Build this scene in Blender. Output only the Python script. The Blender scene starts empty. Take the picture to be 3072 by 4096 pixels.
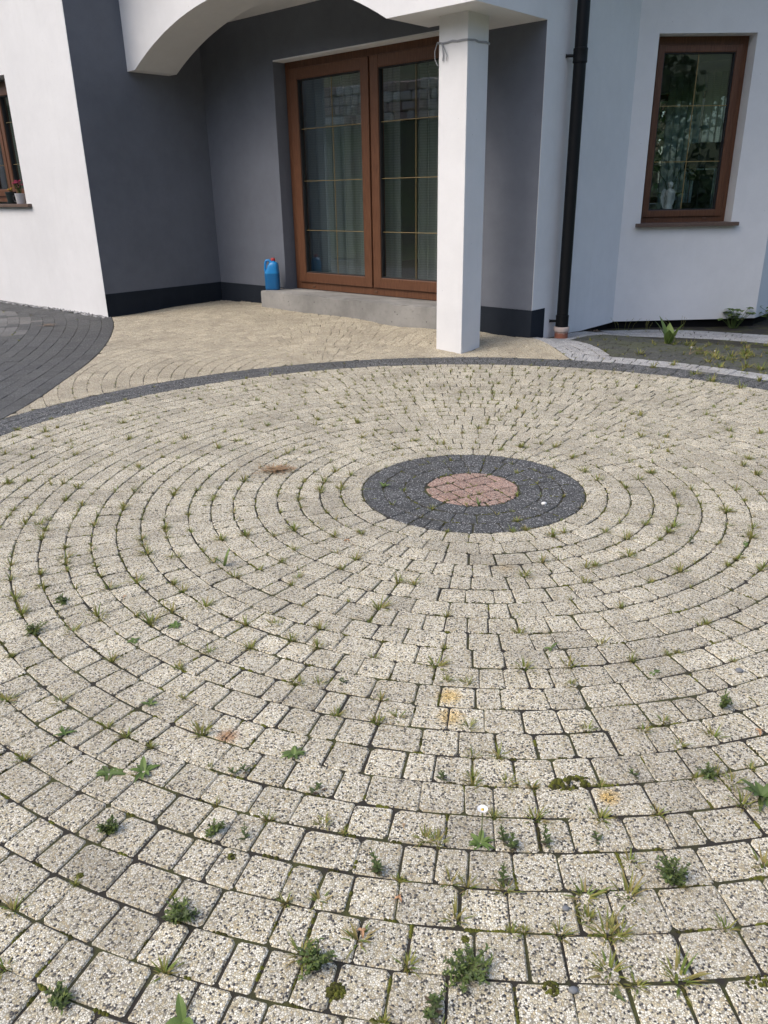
import bpy, bmesh, math, random
from mathutils import Matrix, Vector
import numpy as np
random.seed(7)
R = math.radians
# ------------------------------------------------------------------ camera, world, sun, exposure
scene = bpy.context.scene
col = scene.collection
CAM_H = 1.1889; F_PX = 3117.2; IMG_W, IMG_H = 3072, 4096
PITCH = R(22.216); ROLL = R(-1.0011)
_cp, _sp = math.cos(PITCH), math.sin(PITCH); _cr, _sr = math.cos(ROLL), math.sin(ROLL)
FWD = Vector((0, _cp, -_sp)); _up = Vector((0, _sp, _cp)); _rt = Vector((1, 0, 0))
RT = _cr*_rt + _sr*_up; UP = -_sr*_rt + _cr*_up
cam_data = bpy.data.cameras.new('camera'); cam = bpy.data.objects.new('camera', cam_data); col.objects.link(cam)
M3 = Matrix((RT, UP, -FWD)).transposed()
cam.matrix_world = Matrix.Translation((0, 0, CAM_H)) @ M3.to_4x4()
cam_data.sensor_fit = 'VERTICAL'; cam_data.sensor_height = 36.0; cam_data.lens = 36.0*F_PX/IMG_H
cam_data.clip_start = 0.05; cam_data.clip_end = 800
scene.camera = cam

SUN_FROM = Vector((-0.80, -0.40, 1.05)).normalized()
world = bpy.data.worlds.new('World'); scene.world = world; world.use_nodes = True
wn = world.node_tree; wn.nodes.clear()
sky = wn.nodes.new('ShaderNodeTexSky'); sky.sky_type = 'NISHITA'; sky.sun_disc = False
sky.sun_elevation = math.asin(SUN_FROM.z); sky.sun_rotation = math.atan2(SUN_FROM.x, SUN_FROM.y)
sky.air_density = 1.0; sky.dust_density = 3.8; sky.ozone_density = 1.0
bg = wn.nodes.new('ShaderNodeBackground'); bg.inputs[1].default_value = 0.15
wo = wn.nodes.new('ShaderNodeOutputWorld')
wn.links.new(sky.outputs[0], bg.inputs[0]); wn.links.new(bg.outputs[0], wo.inputs[0])
sun_data = bpy.data.lights.new('sun', 'SUN'); sun_data.energy = 0.52; sun_data.angle = R(28); sun_data.color = (1.0, 0.99, 0.97)
sun = bpy.data.objects.new('sun', sun_data); col.objects.link(sun)
sun.rotation_euler = SUN_FROM.to_track_quat('Z', 'Y').to_euler()
sun.location = (-6, -4, 12)
scene.view_settings.view_transform = 'Standard'; scene.view_settings.look = 'None'
scene.view_settings.gamma = 1.0; scene.view_settings.exposure = 0.90
scene.render.engine = 'CYCLES'

# ------------------------------------------------------------------ photo <-> place
def pixel_ground(x, y, z=0.0):
    """photo pixel -> point on the level z"""
    d = (x-IMG_W/2)*RT - (y-IMG_H/2)*UP + F_PX*FWD
    k = (z-CAM_H)/d.z
    return Vector((d.x*k, d.y*k, z))
def gv(x, y, z=0.0):            # same, from the 1659 px wide view of the photo
    s = IMG_W/1659.0
    return pixel_ground(x*s, y*s, z)
def project(p):
    q = Vector(p) - Vector((0, 0, CAM_H)); z = q.dot(FWD)
    if z < 0.05: return None
    return (IMG_W/2+F_PX*q.dot(RT)/z, IMG_H/2-F_PX*q.dot(UP)/z, z)

TH = R(-42.25)
UX, UY = math.cos(TH), math.sin(TH); VX, VY = UY, -UX
HOX, HOY = -1.836, 9.341
def hw(s, t, z=0.0): return Vector((HOX+UX*s+VX*t, HOY+UY*s+VY*t, z))     # house plan -> world
def wh(x, y): dx, dy = x-HOX, y-HOY; return (dx*UX+dy*UY, dx*VX+dy*VY)
CX, CY = 0.3843, 3.163                        # centre of the paved circle
R_RED, R_DARK, R_IN, R_OUT = 0.206, 0.479, 2.648, 2.920

_ctrl = [(0, 0, .069), (.68, 0, .09), (1.05, .28, .108), (2.2, .28, .106), (3.4, .28, .095), (4.16, 0, .06), (0, 1.466, .047),
         (-2.5, 1.5, .035), (-4.5, 1.6, .035), (4.2, -.35, .018), (4.2, -1.57, -.06), (4.54, -1.9, -.06), (4.94, -2.3, -.068),
         (5.3, -3.0, -.07), (3.9, .6, .025), (3.5, .9, .01)]
_ctrl = [(hw(s, t).x, hw(s, t).y, z) for s, t, z in _ctrl] + [(5, 5, -.03), (-4.5, 5, .0), (-3, 3.5, 0), (3.6, 5, -.01), (-1.2, 6.3, .02)]
_cxy = np.array(_ctrl)
def gz(x, y):
    r = math.hypot(x-CX, y-CY)
    k = (r-2.9)/0.55
    if k <= 0: return 0.0
    k = min(k, 1.0); k = k*k*(3-2*k)
    w = 1.0/(((_cxy[:, 0]-x)**2+(_cxy[:, 1]-y)**2)+0.02)**1.5
    return float(k*(w*_cxy[:, 2]).sum()/w.sum())

# ------------------------------------------------------------------ mesh helpers
class MB:
    def __init__(s): s.v = []; s.f = []; s.t = []; s.tone = 0.5; s.c = []; s.smooth = False
    def face(s, idx): s.f.append(tuple(idx)); s.t.append(s.tone)
    def poly(s, pts):
        b = len(s.v); s.v += [tuple(p) for p in pts]; s.face(range(b, b+len(pts)))
    def box(s, x0, x1, y0, y1, z0, z1, bev=0.0):
        if x0 > x1: x0, x1 = x1, x0
        if y0 > y1: y0, y1 = y1, y0
        if z0 > z1: z0, z1 = z1, z0
        b = len(s.v)
        if bev <= 0:
            s.v += [(x, y, z) for z in (z0, z1) for y in (y0, y1) for x in (x0, x1)]
            for q in ((0, 2, 3, 1), (4, 5, 7, 6), (0, 1, 5, 4), (1, 3, 7, 5), (3, 2, 6, 7), (2, 0, 4, 6)): s.face([b+i for i in q])
            return
        bm = bmesh.new(); bmesh.ops.create_cube(bm, size=1.0)
        for v in bm.verts:
            v.co = ((x0+x1)/2+v.co.x*(x1-x0), (y0+y1)/2+v.co.y*(y1-y0), (z0+z1)/2+v.co.z*(z1-z0))
        bmesh.ops.bevel(bm, geom=list(bm.edges), offset=bev, segments=2, profile=0.5, affect='EDGES')
        s.add_bm(bm)
    def add_bm(s, bm):
        bm.verts.index_update(); b = len(s.v)
        s.v += [tuple(v.co) for v in bm.verts]
        for f in bm.faces: s.face([b+v.index for v in f.verts])
        bm.free()
    def tube(s, pts, rad, n=8, cap=True):
        pts = [Vector(p) for p in pts]; rads = rad if isinstance(rad, (list, tuple)) else [rad]*len(pts)
        rings = []; prev = None
        for i, p in enumerate(pts):
            d = (pts[min(i+1, len(pts)-1)]-pts[max(i-1, 0)])
            d = d.normalized() if d.length > 1e-9 else Vector((0, 0, 1))
            a = prev if prev is not None else (Vector((1, 0, 0)) if abs(d.x) < .9 else Vector((0, 1, 0)))
            a = (a-d*a.dot(d)).normalized(); prev = a; bb = d.cross(a)
            b0 = len(s.v)
            for k in range(n):
                an = 2*math.pi*k/n
                s.v.append(tuple(p+(a*math.cos(an)+bb*math.sin(an))*rads[i]))
            rings.append(b0)
        for r0, r1 in zip(rings, rings[1:]):
            for k in range(n): s.face((r0+k, r0+(k+1) % n, r1+(k+1) % n, r1+k))
        if cap:
            s.face([rings[0]+k for k in reversed(range(n))]); s.face([rings[-1]+k for k in range(n)])
    def lathe(s, prof, n=24, c=(0, 0, 0), cap=True):
        rings = []
        for r, z in prof:
            b0 = len(s.v); rings.append(b0)
            for k in range(n):
                an = 2*math.pi*k/n; s.v.append((c[0]+r*math.cos(an), c[1]+r*math.sin(an), c[2]+z))
        for r0, r1 in zip(rings, rings[1:]):
            for k in range(n): s.face((r0+k, r0+(k+1) % n, r1+(k+1) % n, r1+k))
        if cap:
            s.face([rings[0]+k for k in reversed(range(n))]); s.face([rings[-1]+k for k in range(n)])
    def mesh(s, name, mat):
        me = bpy.data.meshes.new(name); me.from_pydata(s.v, [], s.f)
        me.materials.append(mat)
        at = me.attributes.new('tone', 'FLOAT', 'FACE'); at.data.foreach_set('value', s.t)
        if s.smooth: me.polygons.foreach_set('use_smooth', [True]*len(me.polygons))
        me.update(); return me
    def build(s, name, mat, parent=None):
        return link(name, s.mesh(name, mat), parent)
def link(name, me, parent=None):
    o = bpy.data.objects.new(name, me); col.objects.link(o)
    if parent is not None: o.parent = parent
    return o
def empty(name, loc=(0, 0, 0), rz=0.0):
    o = bpy.data.objects.new(name, None); col.objects.link(o); o.location = loc; o.rotation_euler = (0, 0, rz); o.empty_display_size = .1
    return o
def tag(o, label, cat, group=None):
    o['label'] = label; o['category'] = cat
    if group: o['group'] = group
    return o
def structure(o): o['kind'] = 'structure'; return o
def stuff(o, label=None):
    o['kind'] = 'stuff'
    return o
def smooth_obj(o, ang=40):
    me = o.data
    me.polygons.foreach_set('use_smooth', [True]*len(me.polygons))
    me.set_sharp_from_angle(angle=R(ang))

# ------------------------------------------------------------------ materials
def new_mat(name):
    m = bpy.data.materials.new(name); m.use_nodes = True; nt = m.node_tree; nt.nodes.clear()
    out = nt.nodes.new('ShaderNodeOutputMaterial'); b = nt.nodes.new('ShaderNodeBsdfPrincipled')
    nt.links.new(b.outputs[0], out.inputs[0])
    return m, nt, b, out
def N(nt, typ, **kw):
    n = nt.nodes.new(typ)
    for k, v in kw.items():
        if k.startswith('i_'):
            key = k[2:]; key = int(key) if key.isdigit() else key
            n.inputs[key].default_value = v
        else: setattr(n, k, v)
    return n
def mix(nt, a, b, fac, blend='MIX'):
    n = nt.nodes.new('ShaderNodeMix'); n.data_type = 'RGBA'; n.blend_type = blend
    for sock, val in ((n.inputs[0], fac), (n.inputs[6], a), (n.inputs[7], b)):
        if hasattr(val, 'is_linked') or isinstance(val, bpy.types.NodeSocket): nt.links.new(val, sock)
        elif isinstance(val, (int, float)): sock.default_value = val
        else: sock.default_value = (*val, 1.0) if len(val) == 3 else val
    return n.outputs[2]
def mth(nt, op, a, b=None, c=None, clamp=False):
    n = nt.nodes.new('ShaderNodeMath'); n.operation = op; n.use_clamp = clamp
    for i, val in enumerate((a, b, c)):
        if val is None: continue
        if isinstance(val, bpy.types.NodeSocket): nt.links.new(val, n.inputs[i])
        else: n.inputs[i].default_value = val
    return n.outputs[0]
def ramp(nt, fac, stops, interp='LINEAR'):
    n = nt.nodes.new('ShaderNodeValToRGB'); n.color_ramp.interpolation = interp
    e = n.color_ramp.elements
    while len(e) < len(stops): e.new(0.5)
    for el, (p, c) in zip(e, stops):
        el.position = p; el.color = (*c, 1) if len(c) == 3 else c
    nt.links.new(fac, n.inputs[0]); return n.outputs[0]
def mapr(nt, v, a, b, c, d):
    n = nt.nodes.new('ShaderNodeMapRange'); n.clamp = True
    nt.links.new(v, n.inputs[0])
    for i, q in enumerate((a, b, c, d)): n.inputs[i+1].default_value = q
    return n.outputs[0]
def noise(nt, vec, scale, detail=3, rough=.55):
    n = N(nt, 'ShaderNodeTexNoise'); n.inputs['Scale'].default_value = scale; n.inputs['Detail'].default_value = detail; n.inputs['Roughness'].default_value = rough
    if vec is not None: nt.links.new(vec, n.inputs['Vector'])
    return n.outputs[0]

STAINS = []   # filled below: (x, y, radius, colour)
def aggregate(name, chips, gap, scale=252., stains=(), dirt=(.14, .12, .09), dirt_amt=.55, gap_w=.075):
    m, nt, b, out = new_mat(name)
    pos = N(nt, 'ShaderNodeNewGeometry').outputs['Position']
    vo = N(nt, 'ShaderNodeTexVoronoi', voronoi_dimensions='3D', feature='F1'); vo.inputs['Scale'].default_value = scale; nt.links.new(pos, vo.inputs['Vector'])
    ve = N(nt, 'ShaderNodeTexVoronoi', voronoi_dimensions='3D', feature='DISTANCE_TO_EDGE'); ve.inputs['Scale'].default_value = scale; nt.links.new(pos, ve.inputs['Vector'])
    sep = N(nt, 'ShaderNodeSeparateColor'); nt.links.new(vo.outputs['Color'], sep.inputs[0])
    chip = ramp(nt, sep.outputs[0], chips, 'CONSTANT')
    chip = mix(nt, chip, (0, 0, 0), mapr(nt, sep.outputs[1], 0, 1, 0.0, .28))
    gm = mapr(nt, ve.outputs[0], gap_w*.35, gap_w*1.7, 1, 0)
    c = mix(nt, chip, gap, gm)
    tone = N(nt, 'ShaderNodeAttribute', attribute_name='tone').outputs['Fac']
    n1 = noise(nt, pos, 2.3, 4); n2 = noise(nt, pos, 17, 4, .65)
    dm = mth(nt, 'ADD', mapr(nt, n1, .44, .66, 0, dirt_amt*.75), mapr(nt, n2, .48, .74, 0, dirt_amt*.6), clamp=True)
    c = mix(nt, c, mix(nt, c, dirt, .62), dm)
    val = mapr(nt, tone, 0, 1, .82, 1.10)
    cv = N(nt, 'ShaderNodeCombineColor')
    for i in range(3): nt.links.new(val, cv.inputs[i])
    c = mix(nt, c, cv.outputs[0], 1.0, 'MULTIPLY')
    for (sx, sy, rad, colr, amt) in stains:
        vm = N(nt, 'ShaderNodeVectorMath', operation='DISTANCE'); nt.links.new(pos, vm.inputs[0]); vm.inputs[1].default_value = (sx, sy, 0)
        dn = mth(nt, 'ADD', vm.outputs['Value'], mth(nt, 'MULTIPLY', mth(nt, 'SUBTRACT', noise(nt, pos, 60, 3, .7), .5), rad*1.1))
        c = mix(nt, c, mix(nt, c, colr, 1.0, 'MULTIPLY'), mapr(nt, dn, rad*.35, rad, amt, 0))
    nt.links.new(c, b.inputs['Base Color']); b.inputs['Roughness'].default_value = .82
    b.inputs['Specular IOR Level'].default_value = .3
    hgt = mth(nt, 'ADD', mapr(nt, ve.outputs[0], 0, .3, 0, 1), mth(nt, 'MULTIPLY', sep.outputs[2], .6))
    bp = N(nt, 'ShaderNodeBump'); bp.inputs['Strength'].default_value = .55; bp.inputs['Distance'].default_value = .0013
    nt.links.new(hgt, bp.inputs['Height']); nt.links.new(bp.outputs[0], b.inputs['Normal'])
    return m
_st = []
for vx, vy, rad, colr, amt in ((970, 1503, .042, (1.05, .80, .36), .8), (972, 1548, .042, (1.05, .82, .42), .75), (1315, 1722, .030, (1.05, .76, .30), .85),
                               (492, 1590, .035, (.62, .40, .28), .9), (1090, 1225, .05, (1.0, .85, .6), .5)):
    g = gv(vx, vy); _st.append((g.x, g.y, rad, colr, amt))
BEIGE = aggregate('beige exposed aggregate', [(0, (.05, .053, .062)), (.13, (.73, .655, .465)), (.38, (.93, .885, .745)), (.68, (.60, .50, .315)), (.78, (.86, .81, .66)), (.94, (.34, .315, .26))],
                  (.25, .22, .155), stains=_st, dirt=(.17, .15, .12), dirt_amt=.66)
BEIGE2 = aggregate('warm beige aggregate', [(0, (.14, .13, .12)), (.11, (.64, .57, .41)), (.42, (.78, .72, .56)), (.70, (.52, .44, .28)), (.82, (.68, .62, .47))],
                   (.26, .22, .165), dirt_amt=.45)
DARK = aggregate('dark basalt aggregate', [(0, (.065, .068, .071)), (.40, (.115, .12, .123)), (.70, (.185, .19, .19)), (.84, (.42, .42, .42)), (.94, (.62, .62, .62))],
                 (.055, .055, .053), dirt=(.05, .05, .04), dirt_amt=.35)
DRIVE = aggregate('worn dark paving', [(0, (.065, .067, .069)), (.45, (.10, .102, .104)), (.80, (.15, .152, .153)), (.94, (.26, .26, .26))],
                  (.065, .065, .063), dirt=(.12, .12, .11), dirt_amt=.5, gap_w=.05)
RED = aggregate('red granite aggregate', [(0, (.11, .085, .08)), (.17, (.54, .34, .27)), (.50, (.68, .50, .41)), (.80, (.42, .24, .18)), (.90, (.74, .63, .54))],
                (.19, .13, .10))
LGREY = aggregate('light grey aggregate', [(0, (.16, .165, .17)), (.12, (.52, .52, .51)), (.5, (.70, .70, .69)), (.85, (.42, .42, .42))], (.24, .24, .24), dirt_amt=.5)
LPATCH = aggregate('pale worn slabs', [(0, (.10, .10, .10)), (.2, (.20, .20, .195)), (.6, (.28, .28, .27)), (.85, (.16, .16, .16))], (.12, .12, .12), dirt_amt=.5)

def bed_mat():
    m, nt, b, out = new_mat('joint earth and moss')
    pos = N(nt, 'ShaderNodeNewGeometry').outputs['Position']
    n1 = noise(nt, pos, 9, 4, .6); n2 = noise(nt, pos, 140, 3, .7)
    base = mix(nt, (.014, .012, .009), (.032, .027, .020), n2)
    moss = mix(nt, (.032, .034, .009), (.072, .075, .017), n2)
    c = mix(nt, base, moss, mapr(nt, n1, .47, .60, 0, .9))
    nt.links.new(c, b.inputs['Base Color']); b.inputs['Roughness'].default_value = .95
    bp = N(nt, 'ShaderNodeBump'); bp.inputs['Strength'].default_value = .8; bp.inputs['Distance'].default_value = .003
    nt.links.new(n2, bp.inputs['Height']); nt.links.new(bp.outputs[0], b.inputs['Normal'])
    return m
BED = bed_mat()

def stucco(name, base, var=.06, bump=.5, stain=(.5, .5, .5), stain_amt=.10):
    m, nt, b, out = new_mat(name)
    tc = N(nt, 'ShaderNodeTexCoord').outputs['Object']
    big = noise(nt, tc, 1.1, 4, .6); fine = noise(nt, tc, 420, 2, .6)
    mp = N(nt, 'ShaderNodeMapping'); nt.links.new(tc, mp.inputs[0]); mp.inputs['Scale'].default_value = (5, 5, .7)
    streak = noise(nt, mp.outputs[0], 1.6, 4, .6)
    mid = noise(nt, tc, 6.5, 5, .7)
    c = mix(nt, base, tuple(x*(1-var*1.6) for x in base), mapr(nt, mth(nt, 'ADD', mth(nt, 'MULTIPLY', big, .6), mth(nt, 'MULTIPLY', mid, .4)), .36, .66, 0, 1))
    c = mix(nt, c, tuple(x*y for x, y in zip(base, stain)), mapr(nt, streak, .52, .8, 0, stain_amt*2))
    # splash dirt close to the foot, specks
    sepx = N(nt, 'ShaderNodeSeparateXYZ'); nt.links.new(tc, sepx.inputs[0])
    sp = N(nt, 'ShaderNodeTexVoronoi'); sp.inputs['Scale'].default_value = 9.0; nt.links.new(tc, sp.inputs['Vector'])
    c = mix(nt, c, tuple(x*.35 for x in base), mapr(nt, sp.outputs['Distance'], .020, .035, .55, 0))
    nt.links.new(c, b.inputs['Base Color']); b.inputs['Roughness'].default_value = .9; b.inputs['Specular IOR Level'].default_value = .2
    bp = N(nt, 'ShaderNodeBump'); bp.inputs['Strength'].default_value = bump; bp.inputs['Distance'].default_value = .0012
    med = noise(nt, tc, 55, 3, .6)
    nt.links.new(mth(nt, 'ADD', fine, mth(nt, 'MULTIPLY', med, 1.6)), bp.inputs['Height']); nt.links.new(bp.outputs[0], b.inputs['Normal'])
    return m
WHITE = stucco('white render', (.745, .748, .752), stain=(.8, .8, .78))
GREYW = stucco('grey render', (.160, .174, .204), var=.12, stain=(.75, .77, .8))
PLINTH = stucco('navy plinth render', (.020, .026, .036), var=.2, bump=.9, stain=(1.6, 1.5, 1.3))
BLACK = stucco('black foundation coat', (.012, .012, .013), var=.3)
INWALL = stucco('interior cream wall', (.55, .53, .48))

def plain(name, base, rough=.5, spec=.5, metal=0., nscale=None, var=.25, bump=0., bscale=80):
    m, nt, b, out = new_mat(name)
    tc = N(nt, 'ShaderNodeTexCoord').outputs['Object']
    n1 = noise(nt, tc, nscale or 12, 4, .6)
    c = mix(nt, tuple(x*(1-var) for x in base), tuple(min(1, x*(1+var*.6)) for x in base), n1)
    nt.links.new(c, b.inputs['Base Color']); b.inputs['Roughness'].default_value = rough; b.inputs['Metallic'].default_value = metal
    b.inputs['Specular IOR Level'].default_value = spec
    if bump:
        bp = N(nt, 'ShaderNodeBump'); bp.inputs['Strength'].default_value = bump; bp.inputs['Distance'].default_value = .002
        nt.links.new(noise(nt, tc, bscale, 3, .6), bp.inputs['Height']); nt.links.new(bp.outputs[0], b.inputs['Normal'])
    return m
def wood_mat():
    m, nt, b, out = new_mat('brown wood grain foil')
    tc = N(nt, 'ShaderNodeTexCoord').outputs['Object']
    mp = N(nt, 'ShaderNodeMapping'); nt.links.new(tc, mp.inputs[0]); mp.inputs['Scale'].default_value = (30, 30, 2.5)
    n1 = noise(nt, mp.outputs[0], 3, 5, .65)
    c = ramp(nt, n1, [(.3, (.075, .030, .015)), (.55, (.125, .054, .027)), (.75, (.165, .076, .039))])
    nt.links.new(c, b.inputs['Base Color']); b.inputs['Roughness'].default_value = .42; b.inputs['Specular IOR Level'].default_value = .45
    return m
WOOD = wood_mat()
GOLD = plain('brass glazing bar', (.27, .20, .085), rough=.35, metal=.3, var=.1)
GASKET = plain('black rubber gasket', (.012, .012, .013), rough=.6)
SILLM = plain('brown stone sill', (.13, .085, .065), rough=.5, nscale=60, var=.5)
PIPE = plain('anthracite coated pipe', (.005, .0058, .007), rough=.5, spec=.25, var=.15)
def glass_mat():
    m = bpy.data.materials.new('window glass'); m.use_nodes = True; nt = m.node_tree; nt.nodes.clear()
    out = nt.nodes.new('ShaderNodeOutputMaterial')
    tr = N(nt, 'ShaderNodeBsdfTransparent'); tr.inputs[0].default_value = (.93, .97, .96, 1)
    gl = N(nt, 'ShaderNodeBsdfGlossy'); gl.inputs['Roughness'].default_value = 0.004; gl.inputs[0].default_value = (.95, .97, .97, 1)
    geo = N(nt, 'ShaderNodeNewGeometry').outputs['Position']
    bp = N(nt, 'ShaderNodeBump'); bp.inputs['Strength'].default_value = .012; bp.inputs['Distance'].default_value = .01
    nt.links.new(noise(nt, geo, 3.0, 1, .4), bp.inputs['Height']); nt.links.new(bp.outputs[0], gl.inputs['Normal'])
    g2_ = N(nt, 'ShaderNodeNewGeometry'); dt = N(nt, 'ShaderNodeVectorMath', operation='DOT_PRODUCT')
    nt.links.new(g2_.outputs['Incoming'], dt.inputs[0]); nt.links.new(g2_.outputs['Normal'], dt.inputs[1])
    cs = mth(nt, 'ABSOLUTE', dt.outputs['Value'])            # Schlick, same from both faces of the pane
    fac = mth(nt, 'ADD', mth(nt, 'MULTIPLY', mth(nt, 'POWER', mth(nt, 'SUBTRACT', 1.0, cs), 5.0), .90), .125, clamp=True)
    mx = N(nt, 'ShaderNodeMixShader'); nt.links.new(fac, mx.inputs[0]); nt.links.new(tr.outputs[0], mx.inputs[1]); nt.links.new(gl.outputs[0], mx.inputs[2])
    nt.links.new(mx.outputs[0], out.inputs[0]); return m
GLASS = glass_mat()
def curtain_mat(name, c, alpha):
    m = bpy.data.materials.new(name); m.use_nodes = True; nt = m.node_tree; nt.nodes.clear()
    out = nt.nodes.new('ShaderNodeOutputMaterial')
    d = N(nt, 'ShaderNodeBsdfDiffuse'); d.inputs[0].default_value = (*c, 1)
    tl = N(nt, 'ShaderNodeBsdfTranslucent'); tl.inputs[0].default_value = (*c, 1)
    tr = N(nt, 'ShaderNodeBsdfTransparent')
    a = N(nt, 'ShaderNodeMixShader'); a.inputs[0].default_value = .45; nt.links.new(d.outputs[0], a.inputs[1]); nt.links.new(tl.outputs[0], a.inputs[2])
    e = N(nt, 'ShaderNodeMixShader'); nt.links.new(a.outputs[0], e.inputs[2]); nt.links.new(tr.outputs[0], e.inputs[1])
    tc = N(nt, 'ShaderNodeTexCoord').outputs['Object']
    wv = N(nt, 'ShaderNodeTexWave', bands_direction='Z'); wv.inputs['Scale'].default_value = 14; wv.inputs['Distortion'].default_value = .4; nt.links.new(tc, wv.inputs[0])
    nt.links.new(mapr(nt, wv.outputs[1], .0, 1, alpha-.08, alpha+.05), e.inputs[0])
    nt.links.new(e.outputs[0], out.inputs[0]); return m
SHEER = curtain_mat('white sheer voile', (.45, .47, .455), .66)
SHEER2 = curtain_mat('white voile rear', (.60, .66, .64), .80)
DRAPE = curtain_mat('pale blue grey drape', (.30, .335, .355), .93)
def concrete_mat():
    m, nt, b, out = new_mat('cast concrete')
    tc = N(nt, 'ShaderNodeTexCoord').outputs['Object']
    n1 = noise(nt, tc, 2.2, 5, .6); n2 = noise(nt, tc, 28, 4, .65)
    c = ramp(nt, n1, [(.30, (.16, .157, .148)), (.5, (.25, .245, .23)), (.68, (.33, .32, .30))])
    c = mix(nt, c, (.14, .135, .125), mapr(nt, n2, .56, .74, 0, .55))
    vo = N(nt, 'ShaderNodeTexVoronoi'); vo.inputs['Scale'].default_value = 13; nt.links.new(tc, vo.inputs['Vector'])
    hole = mapr(nt, vo.outputs['Distance'], .05, .085, 1, 0)
    c = mix(nt, c, (.03, .03, .03), hole)
    nt.links.new(c, b.inputs['Base Color']); b.inputs['Roughness'].default_value = .88
    bp = N(nt, 'ShaderNodeBump'); bp.inputs['Strength'].default_value = .6; bp.inputs['Distance'].default_value = .003
    nt.links.new(mth(nt, 'SUBTRACT', n2, hole), bp.inputs['Height']); nt.links.new(bp.outputs[0], b.inputs['Normal'])
    return m
CONCRETE = concrete_mat()
def leaf_mat(name, stops, rough=.55, trans=.25):
    m, nt, b, out = new_mat(name)
    tone = N(nt, 'ShaderNodeAttribute', attribute_name='tone').outputs['Fac']
    c = ramp(nt, tone, stops)
    nt.links.new(c, b.inputs['Base Color']); b.inputs['Roughness'].default_value = rough; b.inputs['Specular IOR Level'].default_value = .3
    tl = N(nt, 'ShaderNodeBsdfTranslucent'); nt.links.new(c, tl.inputs[0])
    mx = N(nt, 'ShaderNodeMixShader'); mx.inputs[0].default_value = trans
    nt.links.new(b.outputs[0], mx.inputs[1]); nt.links.new(tl.outputs[0], mx.inputs[2]); nt.links.new(mx.outputs[0], out.inputs[0])
    return m
GRASS = leaf_mat('grass blades', [(0, (.30, .23, .10)), (.2, (.27, .25, .07)), (.45, (.20, .23, .05)), (.8, (.13, .19, .04)), (1, (.25, .29, .06))])
WEED = leaf_mat('weed leaves', [(0, (.15, .10, .07)), (.18, (.10, .12, .055)), (.5, (.095, .14, .045)), (.8, (.14, .19, .05)), (1, (.22, .27, .08))])
BROAD = leaf_mat('broad weed leaves', [(0, (.16, .08, .055)), (.25, (.10, .14, .05)), (.6, (.12, .19, .05)), (1, (.20, .27, .08))])
MOSSM = leaf_mat('moss', [(0, (.035, .032, .012)), (.5, (.075, .078, .015)), (1, (.13, .14, .022))], rough=.95, trans=.1)
DRYM = leaf_mat('dry leaf', [(0, (.16, .11, .07)), (.5, (.34, .24, .14)), (1, (.46, .25, .13))], trans=.1)
TREEM = leaf_mat('tree foliage', [(0, (.025, .045, .015)), (.5, (.04, .07, .02)), (1, (.065, .10, .03))])
BARK = plain('bark', (.11, .085, .06), rough=.9, bump=.8, bscale=25)

# ------------------------------------------------------------------ paving
def clip(poly, F):
    vals = [F(*p) for p in poly]
    if min(vals) >= 0: return poly
    if max(vals) < 0: return []
    out = []
    n = len(poly)
    for i in range(n):
        a, b = poly[i], poly[(i+1) % n]; fa, fb = vals[i], vals[(i+1) % n]
        if fa >= 0: out.append(a)
        if (fa >= 0) != (fb >= 0):
            k = fa/(fa-fb); out.append((a[0]+(b[0]-a[0])*k, a[1]+(b[1]-a[1])*k))
    return out
def area(p): return .5*sum(p[i][0]*p[(i+1) % len(p)][1]-p[(i+1) % len(p)][0]*p[i][1] for i in range(len(p)))
def centroid(p): return (sum(q[0] for q in p)/len(p), sum(q[1] for q in p)/len(p))
def polar_pavers(cx, cy, r0, pitch, rows, keep, clips=(), a_lo=0., a_hi=2*math.pi, gap=.0048, lens=(.064, .090, .090, .118), jit=.0012, amin=.0011):
    res = []
    for k in range(rows):
        ri, ro = r0+k*pitch, r0+(k+1)*pitch; rm = (ri+ro)/2
        total = (a_hi-a_lo)*rm; ls = []
        while sum(ls) < total: ls.append(random.choice(lens)*random.uniform(.95, 1.05))
        sc = total/sum(ls); a = a_lo+random.random()*.3
        for L in ls:
            da = L*sc/rm; a0, a1 = a, a+da; a += da
            am = (a0+a1)/2; c = (cx+rm*math.cos(am), cy+rm*math.sin(am))
            if not keep(*c): continue
            g1 = gap*random.uniform(.15, .6); g2 = gap*random.uniform(.2, .6)
            rot = random.gauss(0, .010)
            pts = []
            for (r, aa) in ((ri+g2, a0+g1/ri), (ro-g2, a0+g1/ro), (ro-g2, a1-g1/ro), (ri+g2, a1-g1/ri)):
                x, y = cx+r*math.cos(aa), cy+r*math.sin(aa)
                dx, dy = x-c[0], y-c[1]
                pts.append((c[0]+dx-dy*rot+random.gauss(0, jit), c[1]+dy+dx*rot+random.gauss(0, jit)))
            pts.reverse()
            if area(pts) < 0: pts.reverse()
            for F in clips:
                pts = clip(pts, F)
                if len(pts) < 3: break
            if len(pts) < 3 or area(pts) < amin: continue
            res.append(pts)
    return res
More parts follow.
